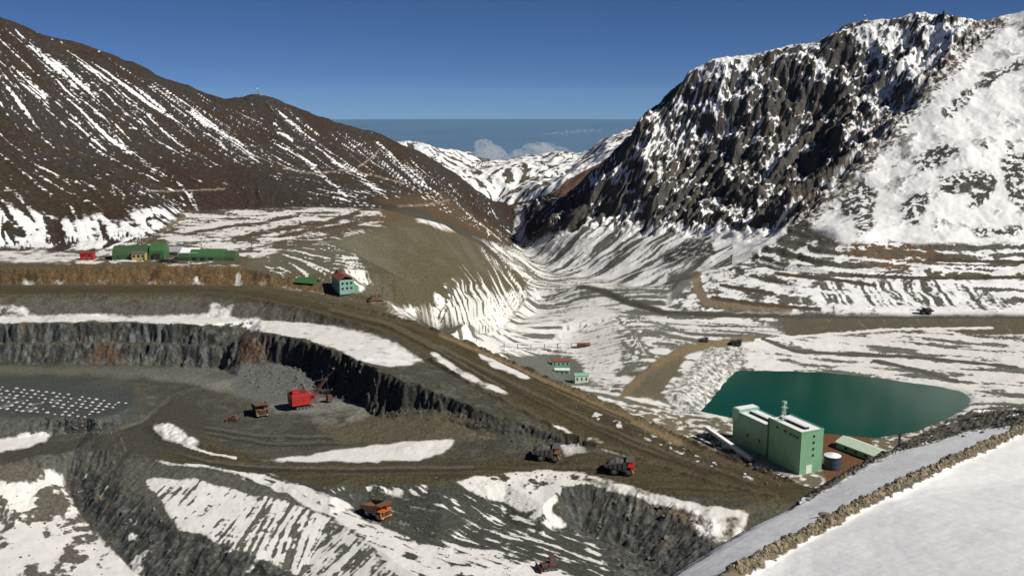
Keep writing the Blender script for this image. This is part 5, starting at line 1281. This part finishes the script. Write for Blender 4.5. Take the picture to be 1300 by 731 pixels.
# loose rubble over the slopes, uncountable
mb = MB(); rg = random.Random(12)
def rubble(poly, n, s0, s1, sink=.1):
    k = 0; xs = [p[0] for p in poly]; ys = [p[1] for p in poly]
    pts = np.array([(rg.uniform(min(xs), max(xs)), rg.uniform(min(ys), max(ys))) for _ in range(n)])
    for px, py in pts[inpoly(pts[:, 0], pts[:, 1], poly)]:
        x, y, z = on_ground(px, py)
        s_ = s0 + (s1 - s0) * rg.random() ** 3
        scatter_rock(mb, x, y, ground_at(x, y) + s_ * .15, s_, rg)
rubble([(82, 590), (140, 600), (190, 640), (245, 690), (330, 705), (420, 731), (170, 731), (90, 640)], 90, .3, 1.3)
rubble([(0, 600), (80, 605), (120, 690), (150, 731), (0, 731)], 120, .25, .9)
rubble([(700, 620), (800, 625), (920, 665), (860, 731), (800, 731), (740, 675)], 110, .3, 1.4)
rubble([(290, 465), (460, 470), (470, 515), (340, 505)], 260, .3, 1.2)
rubble([(460, 520), (560, 512), (690, 555), (700, 575), (560, 535), (480, 545)], 220, .3, 1.1)
rubble([(740, 515), (860, 560), (1000, 612), (1000, 625), (850, 575), (740, 530)], 420, .25, 1.0)
rubble([(880, 535), (930, 552), (1000, 596), (990, 610), (900, 570)], 260, .4, 1.6)
rubble([(430, 600), (690, 605), (720, 680), (820, 731), (560, 731), (470, 670)], 260, .2, .8)
rubble([(40, 525), (150, 535), (150, 552), (60, 552)], 130, .3, 1.1)
rubble([(1010, 640), (1060, 602), (1160, 545), (1240, 512), (1300, 512), (1300, 540), (1140, 573)], 420, .15, .7)
rubble([(640, 600), (700, 598), (760, 606), (690, 612)], 60, .3, .9)
o = mb.build('loose_rubble', RM2); o['kind'] = 'stuff'; o['label'] = 'loose dark rubble strewn over the pit slopes and road edges'
rk_ = bpy.data.objects.new('boulder', rock_mesh('boulder', 77, 2)); C.link(rk_); rk_.data.materials.append(RM2)
x, y, z = on_ground(1046, 655); rk_.location = (x, y, ground_at(x, y) + .3); rk_.scale = (.75, .6, .6); tag(rk_, 'dark boulder lying just outside the rock berm on the snow', 'rock')

# ------------------------------------------------------------------ clouds low over the lowland
def cloud(px, py, d, w, h, lobes, dens, label, seed):
    rg = random.Random(seed); c = Vector(Pd(px, py, d)); mpp = d / F_PX
    bm2 = bmesh.new()
    for (lx, ly, lr) in lobes:
        mtx = Matrix.Translation((lx * mpp, rg.uniform(-.3, .3) * w * mpp, -ly * mpp)) @ Matrix.Diagonal((lr * mpp * 1.5, lr * mpp * 1.6, lr * mpp, 1))
        bmesh.ops.create_icosphere(bm2, subdivisions=3, radius=1, matrix=mtx)
    me = bpy.data.meshes.new('cloud'); bm2.to_mesh(me); bm2.free()
    m = bpy.data.materials.new('cloud_vapour'); m.use_nodes = True; nt = m.node_tree; nt.nodes.remove(nt.nodes['Principled BSDF'])
    pv = nt.nodes.new('ShaderNodeVolumePrincipled'); pv.inputs['Color'].default_value = (.97, .95, .93, 1)
    g2 = nt.nodes.new('ShaderNodeNewGeometry'); nz_ = nt.nodes.new('ShaderNodeTexNoise'); nz_.inputs['Scale'].default_value = 16.0 / (w * mpp); nz_.inputs['Detail'].default_value = 5
    nt.links.new(g2.outputs['Position'], nz_.inputs['Vector']); mr = nt.nodes.new('ShaderNodeMapRange'); mr.inputs[1].default_value = .42; mr.inputs[2].default_value = .72; mr.inputs[4].default_value = dens
    nt.links.new(nz_.outputs['Fac'], mr.inputs[0]); nt.links.new(mr.outputs[0], pv.inputs['Density']); nt.links.new(pv.outputs[0], nt.nodes['Material Output'].inputs['Volume'])
    me.materials.append(m)
    o = bpy.data.objects.new('cloud', me); C.link(o); o.location = c; tag(o, label, 'cloud', 'clouds over the lowland')
cloud(622, 196, 9000, 50, 40, [(0, 0, 14), (-8, -10, 9), (6, 8, 14), (-12, -14, 5), (10, 14, 12)], .011, 'upright grey puff of cloud behind the far ridge, left of the broad one', 1)
cloud(685, 196, 9500, 110, 40, [(0, 0, 14), (-22, 6, 12), (22, 2, 14), (8, -8, 9), (-8, -4, 10), (38, 10, 10), (-36, 12, 8), (50, 14, 8)], .008, 'broad pale cloud bank resting behind the far ridge', 2)
cloud(725, 168, 26000, 80, 10, [(-34 + 4.5 * k, 2.2 - .33 * k, 1.2 + 1.5 * math.sin(math.pi * (k + .5) / 17)) for k in range(17)], .003, 'thin streak of cloud near the hazy horizon', 3)
print('done', time.time() - T0)
